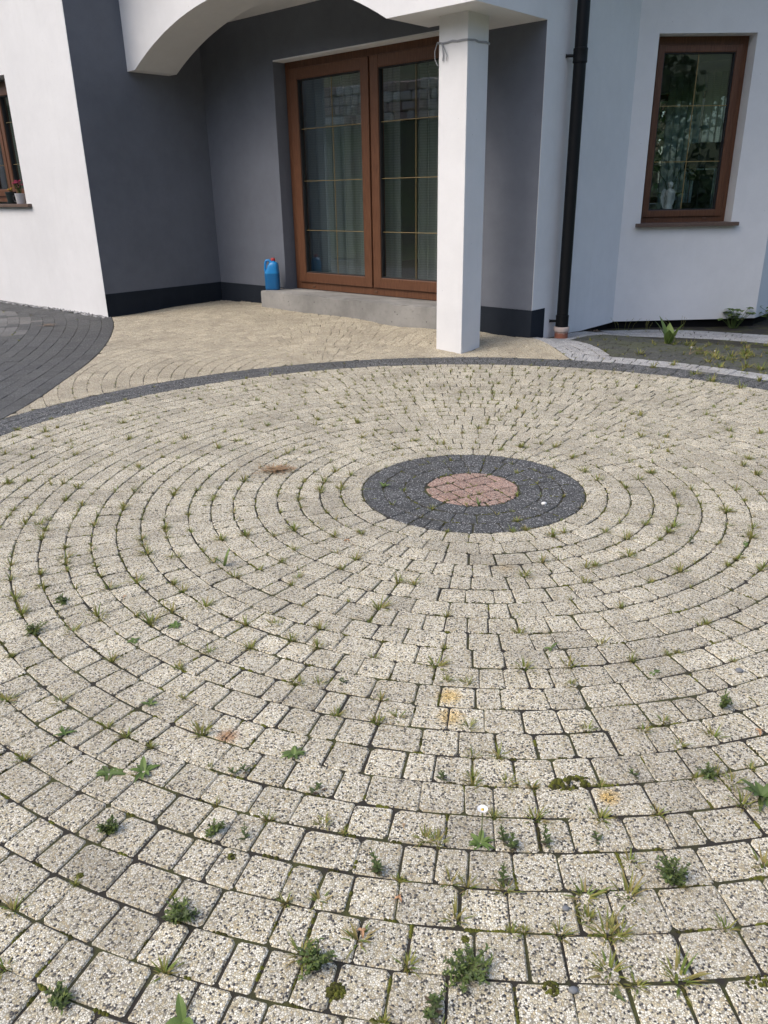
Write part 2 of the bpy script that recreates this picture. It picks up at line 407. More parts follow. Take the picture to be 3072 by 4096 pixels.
def paver_mb(mb, pts, bev=.0030, cut=.0050, depth=.03, uneven=.0006):
    cx, cy = centroid(pts); n = len(pts); ring = []
    for i in range(n):
        a = Vector(pts[i-1]); b = Vector(pts[i]); c = Vector(pts[(i+1) % n])
        ct = cut*random.uniform(.4, 2.1)
        for q in (a, c):
            d = q-b; L = d.length
            k = min(ct/L, .35) if L > 1e-6 else 0
            ring.append(b+d*k)
    dz = random.gauss(0, uneven); tx, ty = random.gauss(0, .0045), random.gauss(0, .0045)
    base = len(mb.v); m = len(ring); C = Vector((cx, cy)); mb.tone = min(1, max(0, random.gauss(.5, .22)))
    tops = []
    for p in ring:
        d = C-p; L = max(d.length, 1e-6); q = p+d*min(bev*1.25/L, .4)
        z = gz(p.x, p.y)+dz+tx*(p.x-cx)+ty*(p.y-cy)
        tops.append((q, p, z))
    for q, p, z in tops: mb.v.append((q.x, q.y, z+random.gauss(0, .0002)))
    for q, p, z in tops: mb.v.append((p.x, p.y, z-bev))
    for q, p, z in tops: mb.v.append((p.x, p.y, z-depth))
    mb.face(range(base, base+m))
    for i in range(m):
        j = (i+1) % m
        mb.face((base+m+i, base+m+j, base+j, base+i)); mb.face((base+2*m+i, base+2*m+j, base+m+j, base+m+i))
def in_view(x, y, z=0., mx=.30, my=.25):
    p = project((x, y, z))
    if not p: return False
    return -mx*IMG_W < p[0] < (1+mx)*IMG_W and -my*IMG_H < p[1] < (1+my)*IMG_H
def lay(name, piece, polys_by_mat, label_unused=None, limit=300):
    """one piece of the setting with its pavers: the largest in view as single parts, the others joined"""
    items = []
    for mat, polys in polys_by_mat:
        for p in polys:
            c = centroid(p); pr = project((c[0], c[1], 0))
            inside = pr and -40 < pr[0] < IMG_W+40 and -40 < pr[1] < IMG_H+40
            items.append((area(p)/pr[2]**3 if inside else 0.0, mat, p))
    items.sort(key=lambda q: -q[0])
    root = structure(empty(name))
    rest = {}
    for i, (sc, mat, p) in enumerate(items):
        if i < limit and sc > 0:
            mb = MB(); paver_mb(mb, p); mb.build(piece, mat, root)
        else: rest.setdefault(mat.name, (mat, []))[1].append(p)
    for mat, ps in rest.values():
        mb = MB()
        for p in ps: paver_mb(mb, p)
        stuff(mb.build('paver_field', mat, root))
    return root

PW = (R_IN-R_DARK)/24
dist = lambda x, y, cx, cy: math.hypot(x-cx, y-cy)
rad_c = lambda x, y: math.hypot(x-CX, y-CY)
FPX, FPY, FPR = -.45, 5.72, 1.90           # fan of arcs in front of the door
DLX, DLY, DLR = -10.538, 5.193, 8.335      # edge of the dark drive
EGX, EGY, EGR = 2.45, 6.00, 1.05           # border of the dark bed by the bay
def in_house(x, y, m=.03):
    s, t = wh(x, y)
    if s < -m and t < 1.466-m: return True
    if -m <= s < 4.16-m and t < -m: return True
    if s >= 4.16-m and (s+t) < 2.69-m*1.4 and t < -1.4: return True
    if s > 5.16-m and t < -2.5-m and s < 5.2: return True
    return False

circ_polys = polar_pavers(CX, CY, R_DARK, PW, 24, lambda x, y: in_view(x, y))
band_polys = polar_pavers(CX, CY, R_IN, (R_OUT-R_IN)/3, 3, lambda x, y: in_view(x, y), lens=(.09, .09, .118))
med_polys = polar_pavers(CX, CY, R_RED, (R_DARK-R_RED)/3, 3, lambda x, y: True, gap=.0045)
red_polys = []
ca, sa = math.cos(R(28)), math.sin(R(28))
for j in range(-4, 4):
    x = -.30+random.random()*.05
    while x < .30:
        L = random.choice((.064, .09, .118)); g = .003
        q = [(x+g, j*.088+g+.02), (x+L-g, j*.088+g+.02), (x+L-g, (j+1)*.088-g+.02), (x+g, (j+1)*.088-g+.02)]; x += L
        q = [(CX+a*ca-b*sa, CY+a*sa+b*ca) for a, b in q]
        q = clip(q, lambda px, py: R_RED-.004-rad_c(px, py))
        if len(q) >= 3 and area(q) > .0004: red_polys.append(q)
lay('paved_circle', 'paver', [(BEIGE, circ_polys)])
lay('paved_circle_dark_rim', 'paver', [(DARK, band_polys)])
lay('paved_circle_medallion', 'paver', [(RED, red_polys), (DARK, med_polys)])

def keep_porch(x, y):
    if not in_view(x, y, mx=.2) or in_house(x, y): return False
    s, t = wh(x, y)
    if 1.08 < s < 3.45 and t < .25: return False
    if 3.72 < s < 3.92 and .45 < t < .65: return False
    if dist(x, y, DLX, DLY) < DLR-.05 or rad_c(x, y) < R_OUT-.05: return False
    if x > .4 and dist(x, y, FPX, FPY) > FPR: return False
    return y > 3.0
porch_polys = polar_pavers(FPX, FPY, FPR-20*.092, .092, 50, keep_porch, [lambda x, y: rad_c(x, y)-R_OUT-.004, lambda x, y: dist(x, y, DLX, DLY)-DLR-.003], lens=(.075, .09, .118), gap=.0016)
lay('porch_paving', 'paver', [(BEIGE2, porch_polys)])

def in_strip(x, y):
    s, t = wh(x, y); return s < -.55 and t < 1.86
def in_patch(x, y):
    s, t = wh(x, y)
    a, b = s+t*.55, t-s*.55
    return any(abs(s-ps)*.83+abs(t-pt)*.55 < .26 and abs(t-pt) < .19 for ps, pt in ((-.53, 2.2), (.0, 2.56), (-1.35, 2.0)))
def keep_drive(x, y):
    if not in_view(x, y, mx=.35) or in_house(x, y, .0) or in_strip(x, y): return False
    s, t = wh(x, y)
    if t < 1.47 and s < 0: return False
    return dist(x, y, DLX, DLY) < DLR+.05 and rad_c(x, y) > R_OUT-.05
drive_polys = polar_pavers(DLX, DLY, DLR-33*.11, .11, 33, keep_drive, [lambda x, y: rad_c(x, y)-R_OUT-.004, lambda x, y: DLR-.003-dist(x, y, DLX, DLY)], a_lo=-.75, a_hi=.75, lens=(.11, .165, .22), gap=.0010)
strip_polys = []
for j in range(4):
    s = -5.0+random.random()*.1
    while s < -.50:
        L = random.choice((.16, .22)); t0 = 1.525+j*.084
        q = [hw(s+.003, t0+.003), hw(s+.003, t0+.081), hw(s+L-.003, t0+.081), hw(s+L-.003, t0+.003)]
        q = [(p.x, p.y) for p in q]
        if area(q) < 0: q.reverse()
        c = centroid(q)
        if in_view(*c, mx=.35): strip_polys.append(q)
        s += L
dk, lt = [], []
for p in drive_polys: (lt if in_patch(*centroid(p)) else dk).append(p)
lay('drive_paving', 'paver', [(DRIVE, dk+strip_polys), (LPATCH, lt)])

# light grey border and dark bed beside the bay
def right_ok(x, y): return in_view(x, y, mx=.3) and not in_house(x, y, -.02) and x > .9
strip2 = polar_pavers(CX, CY, R_OUT+.004, .090, 2, lambda x, y: in_view(x, y, mx=.3) and x > 1.0 and y > 1.5, [lambda x, y: dist(x, y, FPX, FPY)-FPR-.004])
R_ST = R_OUT+.188
wrap = polar_pavers(FPX, FPY, FPR+.003, .081, 4, lambda x, y: right_ok(x, y) and rad_c(x, y) > R_ST-.04, [lambda x, y: rad_c(x, y)-R_ST-.002], a_lo=-.6, a_hi=1.2)
edge_k = lambda x, y: right_ok(x, y) and dist(x, y, FPX, FPY) > FPR+.33 and y > 6.1 and x < 3.9 and rad_c(x, y) > R_ST
edging = polar_pavers(EGX, EGY, EGR+.003, .105, 5, edge_k, [lambda x, y: dist(x, y, FPX, FPY)-FPR-.332], lens=(.14, .165), gap=.008, jit=.003)
bedp = polar_pavers(CX, CY, R_ST+.003, .075, 14, lambda x, y: right_ok(x, y) and (dist(x, y, EGX, EGY) < EGR+.05 or (x > 3.2 and y < 6.4)) and dist(x, y, FPX, FPY) > FPR+.28,
                    [lambda x, y: dist(x, y, FPX, FPY)-FPR-.33, lambda x, y: (EGR-.002-dist(x, y, EGX, EGY)) if x < 3.3 else 1.0], lens=(.12, .15, .18), gap=.005)
lay('grey_border_paving', 'paver', [(LGREY, strip2+wrap+edging)])
MOSSY = aggregate('mossy dark paving', [(0, (.065, .067, .069)), (.45, (.10, .102, .104)), (.80, (.15, .152, .153)), (.94, (.26, .26, .26))], (.065, .068, .055), dirt=(.085, .095, .035), dirt_amt=1.0)
lay('dark_bed_paving', 'paver', [(MOSSY, bedp)])

# earth under the joints: follows the pavers a little lower
mb = MB(); n = 220; x0, x1, y0, y1 = -7.5, 7.5, -3.0, 12.0
for j in range(n+1):
    for i in range(n+1):
        x = x0+(x1-x0)*i/n; y = y0+(y1-y0)*j/n
        mb.v.append((x, y, gz(x, y)-.0032))
for j in range(n):
    for i in range(n): a = j*(n+1)+i; mb.face((a, a+1, a+n+2, a+n+1))
o = structure(mb.build('joint_earth', BED)); smooth_obj(o)

# ------------------------------------------------------------------ house
house = tag(empty('house', (HOX, HOY, 0), TH), 'white rendered house with slate grey porch walls and navy plinth', 'house')
H = lambda mb: None
class HB(MB):
    def hbox(s, s0, s1, t0, t1, z0, z1, bev=0.): s.box(s0, s1, -t1, -t0, z0, z1, bev)
def part(name, mat, boxes, bev=0., parent=None):
    mb = HB()
    for b in boxes: mb.hbox(*b, bev=bev)
    return mb.build(name, mat, parent or house)
LR = 1.466; ZT = 3.9
SOF = 2.333
# left wing front wall, window opening s[-2.60,-1.385] z[1.145,2.393]
LW0, LW1, LZ0, LZ1 = -2.50, -1.385, 1.147, 2.393
part('left_wing_wall', WHITE, [(-5, LW0, LR-.3, LR, .045, ZT), (LW1, -.001, LR-.3, LR, .045, ZT), (LW0, LW1, LR-.3, LR, .045, LZ0), (LW0, LW1, LR-.3, LR, LZ1, ZT)])
part('left_wing_base', BLACK, [(-5, -.06, LR-.3, LR-.035, -.4, .0452)])
part('porch_side_wall', GREYW, [(-.25, .0025, -.003, LR-.004, .279, ZT)])
part('side_plinth', PLINTH, [(-.25, .006, .0065, LR-.003, -.4, .2795)])
# porch back wall with door opening
DS0, DS1, DZ0, DZ1 = 1.135, 3.425, .262, 2.392
part('porch_back_wall', GREYW, [(-.25, DS0, -.30, 0, .20, ZT), (DS1, 4.157, -.30, 0, .2795, ZT), (DS0, DS1, -.30, 0, DZ1, ZT)])
part('back_plinth', PLINTH, [(.0062, 1.10, -.20, .006, -.4, .2790)])
part('back_plinth', PLINTH, [(3.40, 4.1625, -.20, .006, -.4, .2790)])
part('door_head_strip', WHITE, [(DS0+.001, DS1-.001, -.138, -.002, DZ1-.012, DZ1+.002)])
part('threshold', CONCRETE, [(DS0-.05, DS1+.05, -.30, -.01, -.3, DZ0)])
part('porch_ceiling', WHITE, [(.003, 3.66, .001, .42, 2.787, 2.9)])
# arched beam
prof = [(0.0025, ZT), (0.0025, SOF), (.135, SOF)]
a_ = (3.389-.135)/2; mid = (3.389+.135)/2; h0 = .425; Rr = (a_*a_+h0*h0)/(2*h0)
for i in range(1, 40):
    x = -a_+2*a_*i/40; prof.append((mid+x, SOF+math.sqrt(Rr*Rr-x*x)-(Rr-h0)))
prof += [(3.389, SOF), (4.160, SOF), (4.160, ZT)]
mb = MB(); n = len(prof); t0, t1 = .41, .885
for t in (t1, t0): mb.v += [(s, -t, z) for s, z in prof]
# front and back as quads strips to stay planar and clean
def strip_face(off, flip):
    bm_idx = list(range(off, off+n))
    mb.face(bm_idx if not flip else bm_idx[::-1])
strip_face(0, False); strip_face(n, True)
for i in range(n):
    j = (i+1) % n; mb.face((i, n+i, n+j, j))
o = mb.build('arched_beam', WHITE, house)
bm = bmesh.new(); bm.from_mesh(o.data); bmesh.ops.triangulate(bm, faces=[f for f in bm.faces if len(f.verts) > 4]); bmesh.ops.recalc_face_normals(bm, faces=bm.faces); bm.to_mesh(o.data); bm.free()
part('side_beam', WHITE, [(3.652, 4.160, -.0015, .4098, SOF, ZT)])
mb = HB(); mb.hbox(3.693, 3.945, .42, .67, -.02, SOF+.01, .004)
pc = mb.build('column', WHITE, house)
# right of the porch: return wall, bay
part('return_wall', WHITE, [(3.86, 4.160, -.62, -.0015, -.3, ZT), (3.86, 4.160, -1.47, -.62, .006, ZT)])
part('return_base', BLACK, [(3.86, 4.11, -1.52, -.60, -.4, .0062)])
S2 = 2**.5
def bay_box(mb, q0, q1, d0, d1, z0, z1):
    """q along the slanted bay wall from its inner corner, d outwards"""
    pts = []
    for z in (z0, z1):
        for q, d in ((q0, d0), (q1, d0), (q1, d1), (q0, d1)):
            s = 4.160+q/S2+d/S2; t = -1.47-q/S2+d/S2
            pts.append((s, -t, z))
    b = len(mb.v); mb.v += pts
    for f in ((0, 1, 2, 3), (7, 6, 5, 4), (0, 4, 5, 1), (1, 5, 6, 2), (2, 6, 7, 3), (3, 7, 4, 0)): mb.face([b+i for i in f[::-1]])
def bay_part(name, mat, boxes, parent=None):
    mb = MB()
    for b in boxes: bay_box(mb, *b)
    return mb.build(name, mat, parent or house)
BQ1 = 1.405; WQ0, WQ1, WZ0, WZ1 = .178, 1.032, .893, 2.410
bay_part('bay_wall', WHITE, [(-.12, WQ0, -.3, 0, .012, ZT), (WQ1, BQ1, -.3, 0, .012, ZT), (WQ0, WQ1, -.3, 0, .012, WZ0), (WQ0, WQ1, -.3, 0, WZ1, ZT)])
bay_part('bay_base', BLACK, [(-.2, BQ1+.02, -.3, -.05, -.4, .0122)])
CDs, CDt = 4.160+BQ1/S2, -1.47-BQ1/S2
part('bay_side_wall', WHITE, [(CDs-.3, CDs-.0005, -6.3, CDt-.0005, .0125, ZT)])
part('bay_side_base', BLACK, [(CDs-.3, CDs-.055, -6.3, CDt-.03, -.4, .0127)])
# rear walls, rooms
part('rear_wall', WHITE, [(-5, 2.35, -5.6, -5.3, -.3, ZT), (3.95, CDs-.3, -5.6, -5.3, -.3, ZT), (2.35, 3.95, -5.6, -5.3, -.3, 1.0), (2.35, 3.95, -5.6, -5.3, 2.35, ZT)])
part('left_outer_wall', WHITE, [(-5.3, -5, -5.6, LR, -.3, ZT)])
part('inner_wall', INWALL, [(-.35, -.251, -5.3, -.31, .2, 2.7), (-4.99, -.36, -1.6, -1.5, .2, 2.7)])
def prism(name, mat, poly, z0, z1):
    mb = MB(); n = len(poly)
    if area([(a, -b) for a, b in poly]) < 0: poly = poly[::-1]
    mb.v = [(a, -b, z0) for a, b in poly]+[(a, -b, z1) for a, b in poly]
    mb.face(range(n-1, -1, -1)); mb.face(range(n, 2*n))
    for i in range(n): k = (i+1) % n; mb.face((i, k, n+k, n+i))
    return mb.build(name, mat, house)
ROOM = [(-.255, -.29), (3.87, -.29), (3.87, -1.61), (CDs-.29, -1.61-(CDs-.29-3.87)), (CDs-.29, -5.31), (-.255, -5.31)]
OAK = plain('oak floor', (.16, .10, .06), rough=.5)
prism('room_floor', OAK, ROOM, .1, .262); prism('room_ceiling', INWALL, ROOM, 2.65, 2.75)
part('room_floor', OAK, [(-4.99, -.36, -1.49, 1.17, .1, .2618)]); part('room_ceiling', INWALL, [(-4.99, -.36, -1.49, 1.17, 2.65, 2.7498)])
part('roof', plain('roof slab', (.09, .09, .095), rough=.8), [(-5.8, CDs+.35, -6.8, .2, ZT+.001, ZT+.18), (-5.8, .3, .21, LR+.35, ZT+.001, ZT+.1795), (.31, 4.5, .21, 1.2, ZT+.001, ZT+.1794)])

# ------------------------------------------------------------------ patio door
def rect_frame(mb, s0, s1, z0, z1, w, t0, t1, wb=None, bev=.004):
    wb = wb or w
    mb.hbox(s0, s0+w, t0, t1, z0, z1, bev); mb.hbox(s1-w, s1, t0, t1, z0, z1, bev)
    mb.hbox(s0+w-.001, s1-w+.001, t0+.0005, t1-.0005, z0, z0+wb, bev); mb.hbox(s0+w-.001, s1-w+.001, t0+.0005, t1-.0005, z1-w, z1, bev)
FS0, FS1, FZ0, FZ1 = 1.150, 3.412, .266, 2.384
mb = HB(); rect_frame(mb, FS0, FS1, FZ0, FZ1, .072, -.225, -.14, .075)
mb.hbox(2.243, 2.307, -.222, -.143, FZ0+.07, FZ1-.07, .003)
door = mb.build('patio_door', WOOD, house)
def sash(parent, s0, s1, z0, z1, t0, t1, w, bars_v, bars_z, builder=None):
    mb = HB(); rect_frame(mb, s0, s1, z0, z1, w, t0, t1, bev=.006); mb.build('sash', WOOD, parent)
    g0, g1, h0_, h1_ = s0+w, s1-w, z0+w, z1-w
    mb = HB(); tm = (t0+t1)/2
    k = .009
    for q in ((g0, g0+k, h0_, h1_), (g1-k, g1, h0_, h1_), (g0+k, g1-k, h0_, h0_+k), (g0+k, g1-k, h1_-k, h1_)): mb.hbox(q[0], q[1], tm-.012, t1-.012, q[2], q[3])
    mb.build('gasket', GASKET, parent)
    mb = HB(); mb.hbox(g0-.003, g1+.003, tm-.003, tm+.003, h0_-.003, h1_+.003); mb.build('pane', GLASS, parent)
    for sv in bars_v:
        mb = HB(); mb.hbox(sv-.0026, sv+.0026, tm+.0032, tm+.0092, h0_+.002, h1_-.002, .0015); mb.build('glazing_bar', GOLD, parent)
    for zv in bars_z:
        mb = HB(); mb.hbox(g0+.002, g1-.002, tm+.0034, tm+.0090, zv-.0026, zv+.0026, .0015); mb.build('glazing_bar', GOLD, parent)
BZ = (.852, 1.318, 1.790)
sash(door, 1.226, 2.266, .338, 2.318, -.20, -.122, .098, (1.768,), BZ)
sash(door, 2.286, 3.330, .338, 2.318, -.20, -.122, .098, (2.797,), BZ)
for s in (1.42, 2.30, 3.1):
    mb = HB(); mb.hbox(s-.018, s+.018, -.1405, -.132, .292, .306, .002); mb.build('drain_cap', plain('brown cap', (.12, .06, .035), rough=.4), door)

# ------------------------------------------------------------------ windows
mb = HB(); rect_frame(mb, LW0+.005, LW1-.005, LZ0+.025, LZ1-.02, .07, LR-.225, LR-.14)
win_l = mb.build('window', WOOD, house)
mb = HB(); mb.hbox(-1.985, -1.925, LR-.222, LR-.145, LZ0+.09, LZ1-.09, .003); mb.build('mullion', WOOD, win_l)
sash(win_l, LW0+.06, -1.963, LZ0+.085, LZ1-.08, LR-.20, LR-.122, .075, (), (1.56, 1.98))
sash(win_l, -1.947, LW1-.06, LZ0+.085, LZ1-.08, LR-.20, LR-.122, .075, (), (1.56, 1.98))
mb = HB(); mb.hbox(LW0-.08, LW1+.118, LR-.14, LR+.045, LZ0-.03, LZ0+.003, .004); mb.build('sill', SILLM, win_l)

def bay_rect(mb, q0, q1, z0, z1, w, d0, d1):
    bay_box(mb, q0, q0+w, d0, d1, z0, z1); bay_box(mb, q1-w, q1, d0, d1, z0, z1)
    bay_box(mb, q0+w-.001, q1-w+.001, d0+.0005, d1-.0005, z0, z0+w); bay_box(mb, q0+w-.001, q1-w+.001, d0+.0005, d1-.0005, z1-w, z1)
def bevel_obj(o, w=.004):
    m = o.modifiers.new('bevel', 'BEVEL'); m.width = w; m.segments = 2; m.limit_method = 'ANGLE'
mb = MB(); bay_rect(mb, WQ0+.003, WQ1-.003, WZ0+.002, WZ1-.002, .075, -.225, -.14)
win_b = mb.build('window', WOOD, house)
mb = MB(); bay_rect(mb, WQ0+.05, WQ1-.05, WZ0+.052, WZ1-.066, .058, -.20, -.122); sb = mb.build('sash', WOOD, win_b); bevel_obj(sb, .005)
g0, g1, h0_, h1_ = WQ0+.108, WQ1-.108, WZ0+.110, WZ1-.124
mb = MB()
for q in ((g0, g0+.009, h0_, h1_), (g1-.009, g1, h0_, h1_), (g0+.009, g1-.009, h0_, h0_+.009), (g0+.009, g1-.009, h1_-.009, h1_)): bay_box(mb, q[0], q[1], -.175, -.134, q[2], q[3])
mb.build('gasket', GASKET, win_b)
mb = MB(); bay_box(mb, g0-.003, g1+.003, -.164, -.158, h0_-.003, h1_+.003); mb.build('pane', GLASS, win_b)
qm = (g0+g1)/2
mb = MB(); bay_box(mb, qm-.0034, qm+.0034, -.1578, -.1518, h0_+.002, h1_-.002); mb.build('glazing_bar', GOLD, win_b)
for zv in (1.416, 1.872):
    mb = MB(); bay_box(mb, g0+.002, g1-.002, -.1576, -.1520, zv-.0032, zv+.0032); mb.build('glazing_bar', GOLD, win_b)
for q in (WQ0+.2, WQ1-.2):
    mb = MB(); bay_box(mb, q-.018, q+.018, -.139, -.131, WZ0+.03, WZ0+.042); mb.build('drain_cap', plain('brown cap b', (.12, .06, .035), rough=.4), win_b)
mb = MB(); bay_box(mb, WQ0-.045, WQ1+.055, -.14, .055, WZ0-.03, WZ0+.003); o = mb.build('sill', SILLM, win_b); bevel_obj(o)
# rear window of the room
mb = HB(); rect_frame(mb, 2.36, 3.94, 1.01, 2.34, .08, -5.5, -5.42); mb.hbox(3.11, 3.19, -5.499, -5.421, 1.05, 2.3)
rw = mb.build('rear_window', WOOD, house)
mb = HB(); mb.hbox(2.43, 3.87, -5.463, -5.457, 1.08, 2.27); mb.build('pane', GLASS, rw)
for zv in (1.5, 1.92):
    mb = HB(); mb.hbox(2.44, 3.86, -5.456, -5.446, zv-.008, zv+.008); mb.build('glazing_bar', plain('pale bar', (.6, .6, .55)), rw)

# ------------------------------------------------------------------ step, jug, pipe, string
mb = MB()
bm = bmesh.new()
sx0, sx1, st0, st1, sz0, sz1 = 1.045, 3.50, -.005, .285, -.10, .272
nx, ny = 60, 4
bmesh.ops.create_cube(bm, size=1.0)
for v in bm.verts: v.co = ((sx0+sx1)/2+v.co.x*(sx1-sx0), -((st0+st1)/2)+v.co.y*(st1-st0), (sz0+sz1)/2+v.co.z*(sz1-sz0))
bmesh.ops.subdivide_edges(bm, edges=[e for e in bm.edges if abs(e.verts[0].co.x-e.verts[1].co.x) > 1], cuts=40)
bmesh.ops.bevel(bm, geom=[e for e in bm.edges if e.calc_length() > 0 and e.is_manifold and e.calc_face_angle(0) > 1], offset=.010, segments=2, affect='EDGES')
for v in bm.verts:
    k = random.gauss(0, .0014); v.co.z += k; v.co.y += random.gauss(0, .0012)
mb.add_bm(bm)
step = empty('concrete_step', (HOX, HOY, 0), TH)
tag(step, 'bare grey concrete step with pitted front below the brown patio door', 'step')
mb.build('slab', CONCRETE, step)

def super_ring(mb, a, b, z, cx=0., cy=0., e=3.2, n=28):
    i0 = len(mb.v)
    for k in range(n):
        an = 2*math.pi*k/n; c, s = math.cos(an), math.sin(an)
        mb.v.append((cx+a*math.copysign(abs(c)**(2/e), c), cy+b*math.copysign(abs(s)**(2/e), s), z))
    return i0
def jug_mat():
    m, nt, b, out = new_mat('blue jug plastic with fluid')
    tc = N(nt, 'ShaderNodeTexCoord').outputs['Object']
    sp = N(nt, 'ShaderNodeSeparateXYZ'); nt.links.new(tc, sp.inputs[0])
    c = mix(nt, (.008, .12, .30), (.016, .22, .52), mapr(nt, sp.outputs[2], .166, .170, 0, 1))
    nt.links.new(c, b.inputs['Base Color']); b.inputs['Roughness'].default_value = .35; b.inputs['Subsurface Weight'].default_value = .15
    b.inputs['Subsurface Radius'].default_value = (.02, .03, .05)
    return m
jp = hw(1.10, .155); jug = empty('plastic_jug', (jp.x, jp.y, .2715), R(-8))
tag(jug, 'translucent blue plastic jug with red cap on the concrete step', 'jug')
mb = MB(); mb.smooth = True; n = 28; rings = []
for (a, b_, z, cx) in ((.066, .045, .0, 0), (.073, .051, .004, 0), (.0755, .054, .02, 0), (.0755, .054, .09, 0), (.077, .055, .15, -.001), (.075, .054, .17, 0), (.068, .052, .19, .005), (.060, .050, .215, .012), (.054, .048, .245, .017), (.047, .044, .265, .020), (.036, .036, .278, .020), (.021, .021, .284, .020), (.020, .020, .296, .020)):
    rings.append(super_ring(mb, a, b_, z, cx, e=3.4 if z < .25 else 2.4, n=n))
for r0, r1 in zip(rings, rings[1:]):
    for k in range(n): mb.face((r0+k, r0+(k+1) % n, r1+(k+1) % n, r1+k))
mb.face([rings[0]+k for k in reversed(range(n))]); mb.face([rings[-1]+k for k in range(n)])
JM = jug_mat(); o = mb.build('body', JM, jug); smooth_obj(o, 50)
mb = MB(); mb.tube([(.005, 0, .268), (-.012, 0, .286), (-.032, 0, .297), (-.052, 0, .294), (-.063, 0, .275), (-.068, 0, .24), (-.070, 0, .205), (-.067, 0, .175), (-.058, 0, .158)], [.014, .013, .013, .013, .0125, .0125, .0125, .013, .014], 12); o = mb.build('handle', JM, jug); smooth_obj(o, 60)
mb = MB(); mb.lathe([(.019, .290), (.0215, .292), (.0215, .315), (.019, .319), (.002, .319)], 24, (.020, 0, 0)); o = mb.build('cap', plain('red cap plastic', (.38, .03, .028), rough=.4), jug); smooth_obj(o, 35)

pp = hw(4.250, -.345); dp = empty('downpipe', (pp.x, pp.y, gz(pp.x, pp.y)), TH)
tag(dp, 'anthracite round rainwater downpipe standing in a clay collar by the porch', 'downpipe')
mb = MB(); mb.lathe([(.0475, .07), (.0475, 3.86)], 32); o = mb.build('pipe', PIPE, dp); smooth_obj(o)
for z in (.092, 2.06):
    mb = MB(); mb.lathe([(.048, 0), (.0535, .002), (.0545, .012), (.0535, .018), (.0535, .082), (.0545, .088), (.0535, .098), (.048, .10)], 32, (0, 0, z)); o = mb.build('pipe_clip', PIPE, dp); smooth_obj(o)
    mb = MB(); mb.tube([(-.03, -.02, z+.05), (-.085, -.055, z+.05)], .011, 12); mb.tube([(-.085, -.055, z+.05), (-.09, -.058, z+.05)], .014, 12); mb.build('wall_plug', PIPE, dp)
mb = MB(); mb.lathe([(.056, -.05), (.057, .055), (.064, .058), (.066, .064), (.066, .090), (.062, .096), (.050, .096), (.050, .06)], 36, cap=False)
def clay():
    m, nt, b, out = new_mat('clay collar whitewashed')
    tc = N(nt, 'ShaderNodeTexCoord').outputs['Object']; sp = N(nt, 'ShaderNodeSeparateXYZ'); nt.links.new(tc, sp.inputs[0])
    zz = mth(nt, 'ADD', sp.outputs[2], mth(nt, 'MULTIPLY', noise(nt, tc, 40, 4, .6), .05))
    c = mix(nt, (.27, .10, .06), (.55, .47, .42), mapr(nt, zz, .065, .085, 0, .85))
    nt.links.new(c, b.inputs['Base Color']); b.inputs['Roughness'].default_value = .8; return m
o = mb.build('clay_collar', clay(), dp); smooth_obj(o)

sr = empty('tied_string', (HOX, HOY, 0), TH)
tag(sr, 'grey string tied round the top of the white porch column', 'string')
STR = plain('grey string', (.33, .34, .36), rough=.9)
zs = 2.168
mb = MB()
loop = [(3.692, -.415), (3.690, -.672), (3.945, -.674), (3.949, -.415), (3.692, -.415)]
pts = []
for (a, b_), (c, d) in zip(loop, loop[1:]):
    for k in range(6): pts.append((a+(c-a)*k/6, b_+(d-b_)*k/6, zs+.004*math.sin(k*2.1+a*9)))
mb.tube(pts, .0042, 6); mb.tube([(x, y, z-.007) for x, y, z in pts], .0036, 6); mb.build('wrap', STR, sr)
mb = MB(); mb.tube([(3.722, -.677, zs), (3.695, -.690, zs+.004), (3.672, -.690, zs-.05), (3.674, -.690, zs-.10), (3.690, -.685, zs-.135), (3.70, -.682, zs-.14)], .0028, 6)
mb.tube([(3.72, -.678, zs), (3.738, -.685, zs-.03), (3.742, -.682, zs-.08), (3.736, -.680, zs-.115)], .005, 6)
mb.tube([(3.725, -.678, zs), (3.755, -.684, zs-.045), (3.775, -.682, zs-.085), (3.768, -.681, zs-.115)], .0035, 6)
mb.build('loose_end', STR, sr)

